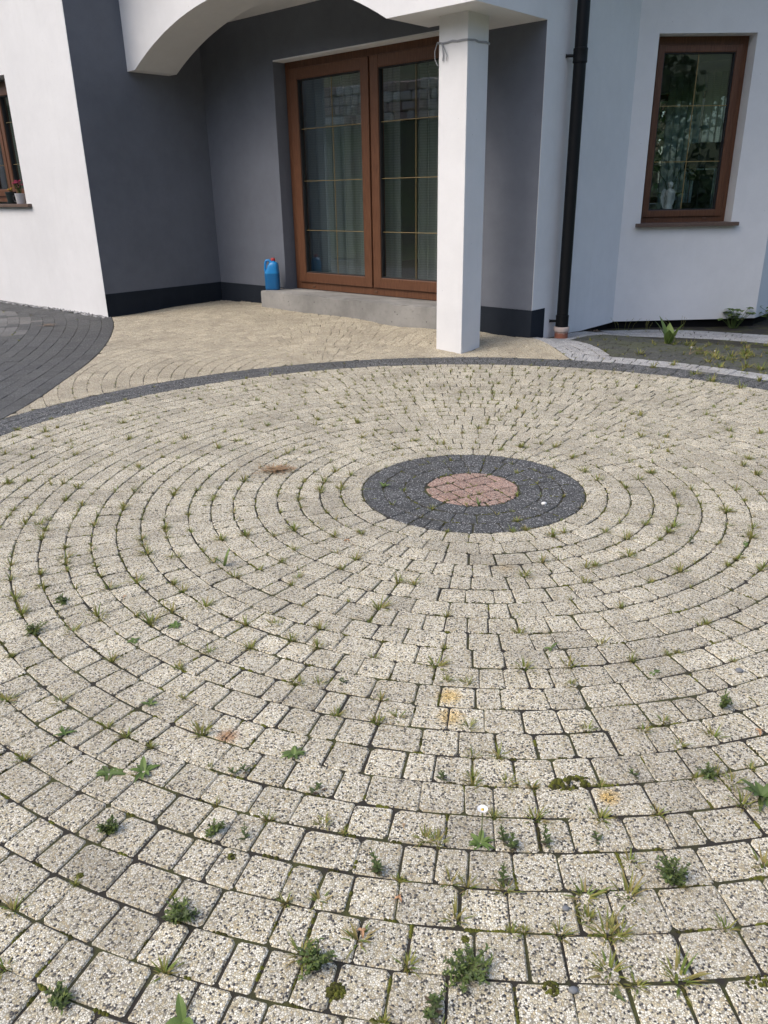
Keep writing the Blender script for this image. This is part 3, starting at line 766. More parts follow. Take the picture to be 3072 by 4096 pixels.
# ------------------------------------------------------------------ flower pots on the left sill
def flower_head(mb, c, r, n, tone):
    for k in range(n):
        an = 2*math.pi*k/n+random.random()*.3; el = random.uniform(.1, .9)
        d = Vector((math.cos(an)*math.cos(el), math.sin(an)*math.cos(el), math.sin(el))); s = d.cross(Vector((0, 0, 1))).normalized()*r*.3
        p = Vector(c); mb.tone = min(1, max(0, tone+random.uniform(-.2, .2)))
        mb.poly([p, p+d*r*.6+s, p+d*r, p+d*r*.6-s])
PINK = leaf_mat('pink petals', [(0, (.35, .05, .12)), (.6, (.60, .12, .24)), (1, (.72, .28, .36))], trans=.2)
YEL = leaf_mat('yellow petals', [(0, (.55, .30, .04)), (1, (.75, .55, .10))], trans=.2)
def pot_plant(s, t, label, potmat, prof, petal, nfl, spread, hgt, handle=None, seed=1):
    random.seed(seed)
    p = hw(s, t); z = LZ0+.003
    root = tag(empty('potted_flower', (p.x, p.y, z), TH), label, 'potted plant')
    mb = MB(); mb.lathe(prof, 28); o = mb.build('pot', potmat, root); smooth_obj(o)
    top = prof[-2][1]
    if handle:
        mb = MB(); mb.tube([(-.045, -.03, .085), (-.075, -.045, .08), (-.08, -.048, .05), (-.07, -.04, .022), (-.045, -.028, .02)], .006, 8); o = mb.build('handle', handle, root); smooth_obj(o)
    mb = MB(); heads = []
    for k in range(nfl):
        a = random.uniform(0, 6.28); rr = spread*random.random()**.5; hh = hgt*random.uniform(.45, 1)
        e = Vector((math.cos(a)*rr, math.sin(a)*rr, top+hh)); mb.tone = random.uniform(.3, .9)
        mb.tube([(e.x*.2, e.y*.2, top-.01), (e.x*.6, e.y*.6, top+hh*.6), e], .0018, 4); heads.append(e)
    for k in range(nfl*9):
        h = random.choice(heads); f = random.uniform(.1, .9); a = random.uniform(0, 6.28)
        q = Vector((h.x*f, h.y*f, top+(h.z-top)*f)); d = Vector((math.cos(a), math.sin(a), random.uniform(.1, .9))).normalized()*random.uniform(.012, .026)
        w = d.cross(Vector((0, 0, 1))).normalized()*.003; mb.tone = random.uniform(.2, .9); mb.poly([q-w, q+d*.6-w*1.4, q+d, q+d*.6+w*1.4, q+w])
    mb.build('stems', WEED, root)
    mb = MB()
    for h in heads: flower_head(mb, h, random.uniform(.016, .024), 18, random.uniform(.3, .8))
    mb.build('blooms', petal, root)
pot_plant(-1.545, LR-.02, 'white pot with dark handle and pink flowers on the window sill', plain('white enamel', (.62, .61, .62), rough=.4, nscale=20, var=.3),
          [(.046, 0), (.048, .003), (.058, .104), (.060, .108), (.055, .108), (.05, .095), (.001, .095)], PINK, 18, .055, .14, plain('dark handle', (.03, .03, .035)), 3)
pot_plant(-1.83, LR-.045, 'dark plastic pot with small yellow blooms on the window sill', plain('dark green pot', (.012, .022, .022), rough=.5),
          [(.042, 0), (.044, .003), (.054, .108), (.060, .110), (.060, .126), (.054, .126), (.05, .11), (.001, .11)], YEL, 4, .035, .05, None, 4)
random.seed(21)

# ------------------------------------------------------------------ things inside, seen through the glass
def curtain(name, label, s0, s1, t, z0, z1, mat, folds, amp, ang=0., piv=None, group=None):
    mb = MB(); n = folds*10
    for k in range(n+1):
        f = k/n; s = (s1-s0)*f; ph = f*folds*2*math.pi
        for j, z in enumerate((z0, (z0+z1)/2, z1)):
            a = amp*(1.15-.3*j/2)
            mb.v.append((s+.3*a*math.sin(ph*2), -(a*math.sin(ph)+.4*a*math.sin(ph*.37+1)), z))
    for k in range(n):
        for j in range(2): b = k*3+j; mb.face((b, b+3, b+4, b+1))
    p = hw(s0, t); o = mb.build(name, mat); o.location = (p.x, p.y, 0); o.rotation_euler = (0, 0, TH+ang); mb = None
    smooth_obj(o, 180); tag(o, label, 'curtain', group); return o
curtain('curtain', 'pale blue grey drape behind the left pane of the patio door', 1.22, 1.80, -.34, .27, 2.55, DRAPE, 5, .035)
curtain('curtain', 'sheer curtain gathered at the middle of the patio door', 1.76, 2.33, -.33, .27, 2.55, SHEER, 6, .035)
curtain('curtain', 'narrow sheer curtain beside the dark gap in the patio door', 2.33, 2.47, -.33, .27, 2.55, SHEER, 3, .02)
curtain('curtain', 'sheer curtain in the patio door pane beside the white column', 2.70, 3.36, -.33, .27, 2.55, SHEER, 7, .035)
curtain('curtain', 'white sheer curtain hanging at the rear window seen through the bay window', 2.86, 3.30, -5.15, .6, 2.5, SHEER2, 5, .05)
curtain('curtain', 'white curtain partly hidden by the black lampshade', 3.34, 3.75, -5.15, .6, 2.5, SHEER2, 5, .05)
curtain('curtain', 'white curtain behind the left wing window', LW0+.05, LW0+.62, LR-.34, 1.0, 2.4, SHEER, 6, .03)
curtain('curtain', 'grey folded blind behind the right sash of the left wing window', -1.86, LW1-.02, LR-.36, 1.15, 2.1, DRAPE, 4, .015)

def bayq(q, d, z=0.): return hw(4.160+q/S2+d/S2, -1.47-q/S2+d/S2, z)
random.seed(5)
# console under the bay window
p = bayq(.78, -.56); o = empty('console_cabinet', (p.x, p.y, .262), TH+R(45)); tag(o, 'dark console cabinet inside the bay window', 'cabinet')
DW = plain('dark stained wood', (.03, .022, .018), rough=.4)
mb = MB(); mb.box(-.5, .5, -.18, .18, .05, .66); mb.build('carcass', DW, o)
mb = MB(); mb.box(-.52, .52, -.2, .2, .661, .690, .004); mb.build('top', DW, o)
for x in (-.44, .44):
    for y in (-.14, .14): mb = MB(); mb.box(x-.02, x+.02, y-.02, y+.02, 0, .0505); mb.build('leg', DW, o)
CT = .262+.690
# angel figurine
p = bayq(.59, -.42); o = empty('angel_figurine', (p.x, p.y, CT), TH+R(45)); tag(o, 'white angel figurine with folded wings inside the bay window', 'figurine')
AW = plain('white ceramic', (.72, .72, .70), rough=.4, var=.1)
mb = MB(); mb.lathe([(.050, 0), (.052, .004), (.044, .03), (.036, .09), (.030, .14), (.034, .175), (.040, .20), (.034, .222), (.014, .234), (.012, .242), (.020, .25), (.026, .268), (.024, .287), (.012, .298), (.001, .30)], 20); b_ = mb.build('robe_and_head', AW, o); smooth_obj(b_, 60)
for sg in (-1, 1):
    mb = MB(); pr_ = [(.005, .215), (.04, .235), (.068, .21), (.072, .16), (.058, .10), (.030, .05), (.02, .12)]
    f = [(sg*x, .03+.01*i % .01, z) for i, (x, z) in enumerate(pr_)]; bk = [(x, y+.012, z) for x, y, z in f]
    mb.poly(f); mb.poly(bk[::-1])
    for i in range(len(f)): j = (i+1) % len(f); mb.poly([f[i], bk[i], bk[j], f[j]])
    mb.build('wing', AW, o)
# lamp
p = bayq(.99, -.62); o = empty('table_lamp', (p.x, p.y, CT), TH+R(45)); tag(o, 'black lamp with square tapered shade inside the bay window', 'lamp')
BK = plain('black lacquer', (.012, .012, .013), rough=.3)
mb = MB(); mb.box(-.07, .07, -.07, .07, 0, .40, .006); mb.build('base', BK, o)
mb = MB(); a0, a1 = .15, .12
for z, a in ((.42, a0), (.64, a1)): mb.v += [(-a, -a, z), (a, -a, z), (a, a, z), (-a, a, z)]
for k in range(4): mb.face((k, (k+1) % 4, 4+(k+1) % 4, 4+k))
sh = mb.build('shade', plain('black fabric shade', (.02, .02, .022), rough=.9), o); sm = sh.modifiers.new('solid', 'SOLIDIFY'); sm.thickness = .004
mb = MB(); mb.tube([(0, 0, .39), (0, 0, .60)], .008, 8); mb.build('stem', BK, o)
# orchid leaves and topiary
def leaf_blade(mb, base, direction, length, width, droop=.3, seg=5, tone=.5, fold=.15):
    d = Vector(direction).normalized(); side = d.cross(Vector((0, 0, 1)))
    side = side.normalized() if side.length > 1e-3 else Vector((1, 0, 0))
    pts = []; p = Vector(base); cur = d.copy()
    for k in range(seg+1):
        f = k/seg; w = width*math.sin(math.pi*min(1, .12+.88*f)**.8)*.5 if k < seg else 0
        pts.append((p.copy(), w)); cur = (cur+Vector((0, 0, -droop/seg*(1+f)))).normalized(); p = p+cur*length/seg
    b0 = len(mb.v); mb.tone = tone
    for q, w in pts: mb.v += [tuple(q-side*w+Vector((0, 0, w*fold))), tuple(q), tuple(q+side*w+Vector((0, 0, w*fold)))]
    for k in range(seg):
        a = b0+3*k; mb.face((a, a+1, a+4, a+3)); mb.face((a+1, a+2, a+5, a+4))
p = bayq(.66, -.58); o = empty('orchid_plant', (p.x, p.y, CT), 0); tag(o, 'dark leafed orchid in a pot behind the angel figurine', 'plant')
mb = MB(); mb.lathe([(.045, 0), (.06, .12), (.062, .13), (.05, .13), (.001, .12)], 20); mb.build('pot', DW, o)
mb = MB()
for k in range(7): a = k*.9; leaf_blade(mb, (0, 0, .12), (math.cos(a), math.sin(a), 1.3), .22, .085, .9, 6, .3)
mb.build('leaf', WEED, o)
mb = MB()
for dx, dy in ((.10, .05), (-.12, .0), (.02, -.1)): mb.tube([(0, 0, .12), (dx*.5, dy*.5, .30), (dx*1.4, dy*1.4, .42)], .003, 5)
mb.build('stem', WEED, o)
p = bayq(.80, -.48); o = empty('topiary_plant', (p.x, p.y, CT), 0); tag(o, 'small round dark topiary beside the lamp inside the bay window', 'plant')
mb = MB(); mb.lathe([(.04, 0), (.055, .10), (.057, .11), (.04, .11), (.001, .10)], 20); mb.build('pot', DW, o)
mb = MB(); mb.tube([(0, 0, .1), (0, 0, .30)], .006, 6); mb.build('stem', BARK, o)
mb = MB()
for k in range(260):
    d = Vector((random.gauss(0, 1), random.gauss(0, 1), random.gauss(0, 1))).normalized(); leaf_blade(mb, Vector((0, 0, .37))+d*random.uniform(.02, .06), d, .03, .016, .2, 2, random.uniform(.1, .6))
mb.build('crown', WEED, o)

# ------------------------------------------------------------------ grass tufts and weeds
def blade(mb, base, az, lean, length, width, tone, seg=3):
    d = Vector((math.cos(az)*math.sin(lean), math.sin(az)*math.sin(lean), math.cos(lean)))
    side = Vector((-math.sin(az), math.cos(az), 0)); p = Vector(base); b0 = len(mb.v); mb.tone = tone
    out = Vector((math.cos(az), math.sin(az), -.35))
    for k in range(seg):
        w = width*(1-k/seg*.75)*.5
        mb.v += [tuple(p-side*w), tuple(p+side*w)]
        p = p+d*length/seg; d = (d+out*.30).normalized()
    mb.v.append(tuple(p))
    for k in range(seg-1): a = b0+2*k; mb.face((a, a+1, a+3, a+2))
    a = b0+2*(seg-1); mb.face((a, a+1, a+2))
def tuft_mb(mb, n, length, spread, base=(0, 0, 0), yellow=.75):
    for k in range(n):
        az = random.uniform(0, 6.283); lean = abs(random.gauss(.65, .4)); r = spread*random.random()
        L = length*random.uniform(.4, 1.1)*(1.0 if lean < 1.2 else .7)
        t = random.random(); tone = random.uniform(0, .3) if t < yellow*.6 else random.uniform(.3, 1)
        blade(mb, (base[0]+math.cos(az)*r, base[1]+math.sin(az)*r, base[2]-.006), az, min(lean, 1.35), L, random.uniform(.0024, .0042)*(1+length*8), tone)
random.seed(11)
TUFTS = []
for k in range(10):
    mb = MB(); tuft_mb(mb, random.randint(24, 38), 1.0*.046, .012); TUFTS.append(mb.mesh('grass_tuft', GRASS))
spots = []   # x, y, size factor
def joint_spots(polys, prob, smin, smax, dens=None):
    for p in polys:
        if random.random() > (prob if dens is None else prob*dens(*centroid(p))): continue
        q = random.choice(p); cx, cy = centroid(p)
        x, y = q[0]+(q[0]-cx)*.05, q[1]+(q[1]-cy)*.05
        if in_house(x, y): continue
        spots.append((x, y, random.uniform(smin, smax)*random.uniform(.6, 1.0)))
def dens(x, y):
    d = math.hypot(x, y); f = .26 if d < 1.9 else (.62 if d < 2.6 else 1.0)
    nn = math.sin(x*2.1+1)*math.sin(y*1.7+.5); return f*(1+.45*nn)
joint_spots(circ_polys, .80, .5, 1.2, dens)
joint_spots(band_polys, .10, .4, .8); joint_spots(med_polys, .40, .4, .85); joint_spots(red_polys, .5, .4, .8)
joint_spots([p for p in porch_polys if rad_c(*centroid(p)) < 3.5 and centroid(p)[0] < -.5], .22, .4, .8)
joint_spots(bedp, .5, .7, 1.9, lambda x, y: 1.8 if x > 2.5 else .4); joint_spots(strip2, .22, .5, 1.1); joint_spots([p for p in drive_polys if centroid(p)[1] > 4], .05, .5, 1.0)
# tufts read off the photograph (1659 px view)
for vx, vy, sz in ((1265, 1935, 1.35), (1358, 1935, 1.3), (1362, 1862, .9), (1312, 2018, 1.25), (1272, 1985, .9), (1318, 2098, 1.2), (1465, 2112, 1.3), (772, 2030, 1.2), (690, 1945, .9), (985, 1985, 1.0), (975, 1905, .85),
                   (1078, 1632, 1.0), (1096, 1692, .85), (860, 1550, 1.0), (1012, 1570, .95), (1022, 1680, .8), (325, 1345, 1.5), (450, 1410, .9), (688, 1478, .9), (920, 1812, .95), (945, 1820, .9), (700, 1780, .8), (880, 2085, .9),
                   (1435, 1560, .9), (1470, 1610, .8), (1540, 1590, 1.0), (1390, 1580, .9), (1650, 1870, 1.2), (1568, 2005, .8), (645, 1250, .9), (595, 1350, 1.0), (1375, 2128, .8), (1582, 1690, 1.1), (1150, 1700, .8), (1268, 1575, .8),
                   (160, 960, 1.0), (320, 945, 1.0), (20, 1045, 1.2), (60, 1040, 1.1), (110, 1048, 1.0), (200, 1190, 1.0), (85, 1135, 1.2), (300, 1010, 1.2), (240, 985, 1.0), (370, 1205, .9), (1300, 1390, .9), (1232, 1480, .8), (1010, 1475, .8), (965, 1470, .8)):
    g = gv(vx, vy); spots.append((g.x, g.y, sz*.85))
for vx, vy, sz in ((1410, 800, 1.6), (1455, 795, 1.5), (1380, 775, 1.8), (1530, 790, 1.9), (1555, 800, 1.9), (1580, 775, 1.6), (1610, 800, 1.8), (1500, 815, 1.7), (1540, 830, 1.8), (1600, 845, 1.5), (1620, 770, 1.6), (1330, 745, 1.2), (1640, 830, 1.6), (1475, 775, 1.4), (1520, 770, 1.5)):
    g = gv(vx, vy, -.02); spots.append((g.x, g.y, sz))
random.seed(77)
for k in range(130):
    x, y = random.uniform(2.4, 4.4), random.uniform(5.0, 6.7)
    if rad_c(x, y) > R_ST+.03 and not in_house(x, y) and math.sin(x*5)*math.sin(y*7+x) > -.35: spots.append((x, y, random.uniform(.9, 1.9)))
def vis_size(q):
    pr = project((q[0], q[1], 0))
    if not pr or not (0 < pr[0] < IMG_W and 0 < pr[1] < IMG_H): return 0
    return q[2]/pr[2]
spots.sort(key=lambda q: -vis_size(q))
def tuft_place(x, y):
    r = rad_c(x, y)
    if r < R_RED+.01: return 'on the red centre of the paved circle'
    if r < R_DARK-.02: return 'on the dark ring of the medallion'
    if r < R_DARK+.25: return 'in the beige rings right around the medallion'
    if r < 1.6: return 'in a joint of the inner beige rings'
    if r < R_IN+.02: return 'in a joint of the outer beige rings'
    if r < R_OUT+.02: return 'on the dark rim of the paved circle'
    if x > 1 and r < R_OUT+.2: return 'on the light grey border by the bay'
    if x > 1: return 'on the dark paved bed below the bay'
    return 'on the porch paving' if dist(x, y, DLX, DLY) > DLR else 'on the dark drive' 
for x, y, s in spots[:300]:
    o = link('grass_tuft', random.choice(TUFTS)); o.location = (x, y, gz(x, y)-.001); o.rotation_euler = (0, 0, random.uniform(0, 6.28)); o.scale = (s, s, s*random.uniform(.7, 1.1))
    where = tuft_place(x, y); big = 'large' if s > 1.15 else ('small' if s > .75 else 'tiny')
    tag(o, big+' yellow-green grass tuft growing '+where, 'grass tuft', big+' grass tufts '+where)
mb = MB()
for x, y, s in spots[300:]:
    if project((x, y, 0)): tuft_mb(mb, 13, .044*s, .009, (x, y, gz(x, y)))
stuff(mb.build('joint_grass', GRASS))
# moss threads lying in the joints of the circle
mb = MB(); random.seed(31)
for p in circ_polys+med_polys+red_polys+bedp:
    if random.random() > .8: continue
    i = random.choice((0, 1, 2, 3, 1, 3, 2, 0)) % len(p); a = Vector(p[i]); b = Vector(p[(i+1) % len(p)]); cc = Vector(centroid(p))
    f0 = random.uniform(0, .6); f1 = f0+random.uniform(.15, .4)
    tn = random.uniform(0, 1)
    for k in range(8):
        q = a.lerp(b, f0+(f1-f0)*random.random()); q = q+(q-cc)*.045
        r = random.uniform(.0022, .0042); z = gz(q.x, q.y)-.0016+random.uniform(0, .002); mb.tone = min(1, max(0, tn+random.uniform(-.3, .3)))
        b0 = len(mb.v)
        for m in range(6): an = m*math.pi/3+random.random(); mb.v.append((q.x+r*1.6*math.cos(an), q.y+r*1.6*math.sin(an), z-.004))
        mb.v.append((q.x, q.y, z+r*.8))
        for m in range(6): mb.face((b0+m, b0+(m+1) % 6, b0+6))
stuff(mb.build('joint_moss', MOSSM))

def place(name, mbs, vx, vy, label, cat, rz=None, sc=1.0, z=0., group=None):
    g = gv(vx, vy, z); root = empty(name, (g.x, g.y, gz(g.x, g.y)-.002), random.uniform(0, 6.28) if rz is None else rz)
    root.scale = (sc, sc, sc)
    for nm, m, mat in mbs: m.build(nm, mat, root)
    return tag(root, label, cat, group)
def bushy(n, rad, hgt):
    a, b = MB(), MB()
    for k in range(n):
        az = random.uniform(0, 6.28); L = rad*random.uniform(.4, 1.1); e = Vector((math.cos(az)*L, math.sin(az)*L, hgt*random.uniform(.25, 1.1)))
        m = Vector((e.x*.45, e.y*.45, e.z*.75)); a.tone = random.uniform(0, .5); a.tube([(0, 0, 0), m, e], .0009, 4, False)
        for j in range(16):
            f = random.uniform(.15, 1.05); q = m.lerp(e, (f-.5)*2) if f > .5 else Vector((0, 0, 0)).lerp(m, f*2)
            d = Vector((random.gauss(0, 1), random.gauss(0, 1), random.uniform(0, 1.2))).normalized(); leaf_blade(b, q, d, random.uniform(.006, .011), .0042, .2, 2, random.uniform(.15, .95))
    return [('stems', a, WEED), ('foliage', b, WEED)]
def spiky(nst, hgt):
    a, b = MB(), MB()
    for k in range(nst):
        az = random.uniform(0, 6.28); r = .012*random.random()*nst; hh = hgt*random.uniform(.6, 1); base = Vector((math.cos(az)*r, math.sin(az)*r, 0)); top = base+Vector((random.gauss(0, .01), random.gauss(0, .01), hh))
        a.tone = .2; a.tube([base, base.lerp(top, .5)+Vector((random.gauss(0, .003), 0, 0)), top], .0011, 4, False)
        nl = int(hh/.0028)
        for j in range(nl):
            f = j/nl; q = base.lerp(top, f); az2 = j*2.4; w = .019*(1-f*.72)
            leaf_blade(b, q, (math.cos(az2), math.sin(az2), .75), w, w*.45, .3, 2, .08+.75*f+random.uniform(-.1, .15))
    return [('stems', a, WEED), ('foliage', b, WEED)]
def rosette(n, length, width, lift=.5, tones=(.15, .9), droop=.5):
    b = MB(); n = n+4 if n > 3 else n; width *= .72
    for k in range(n):
        az = k*2.4+random.uniform(-.3, .3); leaf_blade(b, (0, 0, .001), (math.cos(az), math.sin(az), random.uniform(lift*.5, lift*1.6)), length*random.uniform(.6, 1.1), width*random.uniform(.8, 1.2), droop, 6, random.uniform(*tones), .35)
    return [('leaves', b, BROAD)]
random.seed(17)
for vx, vy, n, rad, hg, lab in ((683, 2092, 26, .040, .055, 'bushy dark green weed in the joint beside the orange dry leaves'), (1010, 2105, 34, .060, .040, 'widest sprawling dark green weed along a paving joint'),
                                (388, 1985, 24, .045, .045, 'sprawling dark weed with dry stalks on a beige paver corner'), (1455, 1905, 26, .042, .060, 'bushy blue green weed beside two yellowing grass tufts'),
                                (232, 1798, 18, .030, .045, 'compact bright green bushy weed on the long ring joint'), (462, 1798, 14, .030, .030, 'small sprawling weed one ring joint along from the compact bushy weed'),
                                (1560, 1530, 14, .030, .060, 'upright thin brownish weed beside the grey pebble'), (75, 1365, 16, .05, .03, 'straggly reddish weed with bare stalks'), (137, 1300, 12, .04, .025, 'low straggling weed across two pavers above the reddish weed'),
                                (1530, 1680, 12, .03, .035, 'dark dry weed at a four paver corner near the broad leaf rosette'), (130, 2165, 14, .035, .03, 'faint low weed in the joint near the mossy corner')):
    place('bushy_weed', bushy(n, rad*.72, hg*.66), vx, vy, lab, 'weed', group='bushy weeds')
for vx, vy, n, hg, lab in ((822, 1880, 2, .070, 'tall single spire weed in a radial joint'), (1106, 1830, 3, .055, 'clump of three brown green spires beside the daisy'), (1178, 1832, 1, .050, 'single slim spire weed next to the clump of three spires'), (1297, 1822, 1, .045, 'short spire weed at the foot of a radial joint'),
                           (1096, 1905, 1, .062, 'slender spire weed between two large pavers below the daisy'), (945, 2195, 3, .060, 'group of spires with one long grass blade'), (958, 1678, 1, .050, 'small spire weed leaning from a radial joint'), (685, 1705, 2, .030, 'squat dark spire weed at a ring joint'),
                           (530, 1665, 2, .030, 'small dark forked weed right of the dandelion rosettes'), (1365, 1670, 1, .035, 'low dark spire near a mossy joint'), (525, 1820, 1, .03, 'dry brown sprig at a paver corner'), (1490, 1175, 1, .045, 'small dark weed by a ring joint on the circle rim side'), (735, 1475, 1, .03, 'tiny dark sprig in the joint left of the yellow stain')):
    place('spire_weed', spiky(n, hg), vx, vy, lab, 'weed', group='spire weeds')
for vx, vy, n, L, w_, lift, lab in ((235, 1672, 5, .045, .018, .25, 'flat dandelion rosette with a reddish leaf'), (310, 1668, 4, .042, .017, .6, 'dandelion rosette with upright leaves'), (635, 1630, 9, .034, .016, .5, 'full bright green rosette in a radial joint'),
                                    (1645, 1722, 12, .062, .020, .8, 'large pale green rosette at a ring joint'), (325, 1522, 5, .03, .010, .6, 'narrow leaved rosette beside the long ring joint'), (140, 1585, 4, .030, .010, .7, 'slim leaved sprout in a joint'), (380, 1352, 4, .03, .014, .4, 'grey green sprout by the big grass tuft'),
                                    (290, 1385, 4, .024, .012, .4, 'tiny sprout at a paver corner'), (485, 1222, 3, .075, .022, 2.5, 'upright dock seedling with tall single leaf'), (395, 2205, 3, .040, .020, 1.2, 'red and green sorrel leaves'), (1412, 1452, 2, .035, .02, .2, 'fallen green leaf pair'),
                                    (1190, 1400, 3, .03, .012, .5, 'small broad sprout mid circle'), (1330, 2150, 3, .02, .01, .5, 'little seedling on a large paver'), (1034, 1092, 3, .055, .012, 1.8, 'bright sprout at the edge of the red medallion'), (830, 1052, 4, .04, .012, 1., 'reddish sprout on the dark medallion ring'),
                                    (1610, 1172, 2, .035, .025, .2, 'fallen round green leaf beside a ring joint')):
    place('rosette_weed', rosette(n, L, w_, lift), vx, vy, lab, 'weed', group='rosette weeds')
# daisy
dz = rosette(9, .034, .014, .5, (.5, .95)); st, pe, ce = MB(), MB(), MB()
st.tone = .6; st.tube([(0, 0, .01), (.004, .004, .04), (.006, .010, .075)], .0011, 5)
for k in range(22): a = k*2*math.pi/22; pe.tone = .8; d = Vector((math.cos(a), math.sin(a), .35)); sd = Vector((-math.sin(a), math.cos(a), 0))*.0012; q = Vector((.006, .010, .076)); pe.poly([q+d*.002-sd, q+d*.010-sd, q+d*.011, q+d*.010+sd, q+d*.002+sd])
ce.tone = .8; ce.lathe([(.003, .076), (.0032, .078), (.001, .080)], 10, (.006, .010, 0))
PET = plain('white petals', (.78, .78, .76), rough=.6, var=.05)
place('daisy', dz+[('stem', st, WEED), ('petals', pe, PET), ('flower_centre', ce, YEL)], 1037, 1822, 'single white daisy above a leaf rosette', 'daisy', rz=.2)
# moss cushions
for vx, vy, r, lab in ((726, 2142, .016, 'round bright moss cushion at a joint crossing'), (500, 1850, .010, 'small moss cushion on the third ring joint'), (172, 1892, .009, 'dark green moss cushion near the left ring joint'), (1230, 1692, .022, 'long moss streak along a ring joint'),
                       (1190, 2135, .014, 'moss patch beside the last yellow grass tuft'), (1640, 2120, .013, 'moss streak at the right end of a ring joint'), (1005, 2028, .008, 'tiny yellow moss cushion in a radial joint')):
    mb = MB(); random.seed(int(vx))
    for k in range(46):
        a = random.uniform(0, 6.28); rr = r*random.random()**.5; ex = 2.2 if 'streak' in lab else 1.0
        q = Vector((math.cos(a)*rr*ex, math.sin(a)*rr, r*.45*(1-(rr/r)**2))); s = r*random.uniform(.22, .34); mb.tone = random.random(); b0 = len(mb.v)
        for m in range(7): an = m*6.283/7; mb.v.append((q.x+s*math.cos(an), q.y+s*math.sin(an), q.z-s*.5))
        for m in range(7): an = m*6.283/7+.4; mb.v.append((q.x+s*.6*math.cos(an), q.y+s*.6*math.sin(an), q.z+s*.3))
        mb.v.append((q.x, q.y, q.z+s*.55))
        for m in range(7): n_ = (m+1) % 7; mb.face((b0+m, b0+n_, b0+7+n_, b0+7+m)); mb.face((b0+7+m, b0+7+n_, b0+14))
    g = gv(vx, vy); o = mb.build('moss_cushion', MOSSM); o.location = (g.x, g.y, -.002); o.rotation_euler = (0, 0, .15); tag(o, lab, 'moss', 'moss cushions')
# dry leaves, pebbles, debris
random.seed(9)
for vx, vy, L, tone, lab in ((862, 1942, .016, 1., 'orange shrivelled leaf on a foreground paver'), (782, 2015, .020, .9, 'orange dry leaf caught in a grass tuft'), (1640, 1582, .022, .8, 'red brown dry leaf by the right ring joint'), (668, 2040, .016, .7, 'brown curled leaf behind the bushy weed'),
                             (750, 1168, .022, .9, 'rust coloured leaf on the left half of the circle'), (872, 1785, .012, .6, 'small tan leaf near a ring joint'), (270, 1290, .014, .9, 'tiny orange leaf on the outer rings')):
    mb = MB()
    for k in range(3): leaf_blade(mb, (0, 0, .002), (math.cos(k*2.2), math.sin(k*2.2), .7), L*.7, L*.32, 1.6, 5, tone+random.uniform(-.1, 0), .6)
    g = gv(vx, vy); o = mb.build('dry_leaf', DRYM); o.location = (g.x, g.y, .002); o.rotation_euler = (0, 0, random.uniform(0, 6)); tag(o, lab, 'leaf', 'fallen dry leaves')
def pebble_mesh(name, mat, sq=(1, .8, .55)):
    bm = bmesh.new(); bmesh.ops.create_icosphere(bm, subdivisions=2, radius=1)
    for v in bm.verts: v.co = Vector((v.co.x*sq[0], v.co.y*sq[1], v.co.z*sq[2]))*random.uniform(.9, 1.1)
    mb = MB(); mb.add_bm(bm); mb.smooth = True; return mb.mesh(name, mat)
PEB = plain('grey pebble', (.17, .18, .19), rough=.7, nscale=40)
for vx, vy, r, lab, m in ((1597, 1452, .011, 'round grey pebble on a paver near the upright brown weed', PEB), (1238, 2142, .008, 'dark pebble in a radial joint', PEB), (1222, 1965, .007, 'thin dark stone chip on a foreground paver', PEB), (1175, 1090, .012, 'white pebble on the dark medallion ring', plain('white pebble', (.7, .7, .68), var=.1))):
    g = gv(vx, vy); o = link('pebble', pebble_mesh('pebble', m)); o.scale = (r,)*3; o.location = (g.x, g.y, r*.45); tag(o, lab, 'pebble', 'loose pebbles')
def twig_heap(name, vx, vy, z, n, L, mat, label, cat, tones):
    mb = MB()
    for k in range(n):
        a = random.uniform(0, 6.28); q = Vector((random.gauss(0, L*.45), random.gauss(0, L*.3), .004+random.random()*.012)); d = Vector((math.cos(a), math.sin(a), random.uniform(-.1, .25)))*L*random.uniform(.3, .7)
        mb.tone = random.uniform(*tones); s = Vector((-math.sin(a), math.cos(a), 0))*random.uniform(.0015, .004)
        mb.poly([q-s, q+s, q+d*.6+s, q+d, q+d*.6-s])
    g = gv(vx, vy, z); o = mb.build(name, mat); o.location = (g.x, g.y, gz(g.x, g.y)); tag(o, label, cat)
twig_heap('dry_grass_mat', 597, 1017, 0, 130, .075, DRYM, 'flat mat of dead straw on the circle left of the medallion', 'dead grass', (.2, .75))
twig_heap('leaf_debris', 108, 706, .04, 60, .09, DRYM, 'dark heap of rotting leaves on the drive by the left wing', 'debris', (0, .1))
twig_heap('leaf_debris', 1285, 716, -.02, 40, .06, DRYM, 'curled brown leaf on the dark bed near the downpipe', 'debris', (.05, .3))
twig_heap('leaf_debris', 655, 652, .07, 30, .05, DRYM, 'scattered brown leaf scraps against the porch plinth', 'debris', (.0, .4))
mb = MB(); random.seed(14)
for k in range(60):
    s = .03+abs(random.gauss(0, .13)); t = .02+abs(random.gauss(0, .06)); p = hw(s, t); r = random.uniform(.006, .02)
    bm = bmesh.new(); bmesh.ops.create_icosphere(bm, subdivisions=1, radius=r)
    for v in bm.verts: v.co = Vector((v.co.x, v.co.y, v.co.z*.5))*random.uniform(.8, 1.2)+Vector((p.x, p.y, gz(p.x, p.y)+r*.2))
    mb.add_bm(bm)
stuff(mb.build('sand_heap', plain('sandy rubble', (.36, .31, .24), rough=.95)))
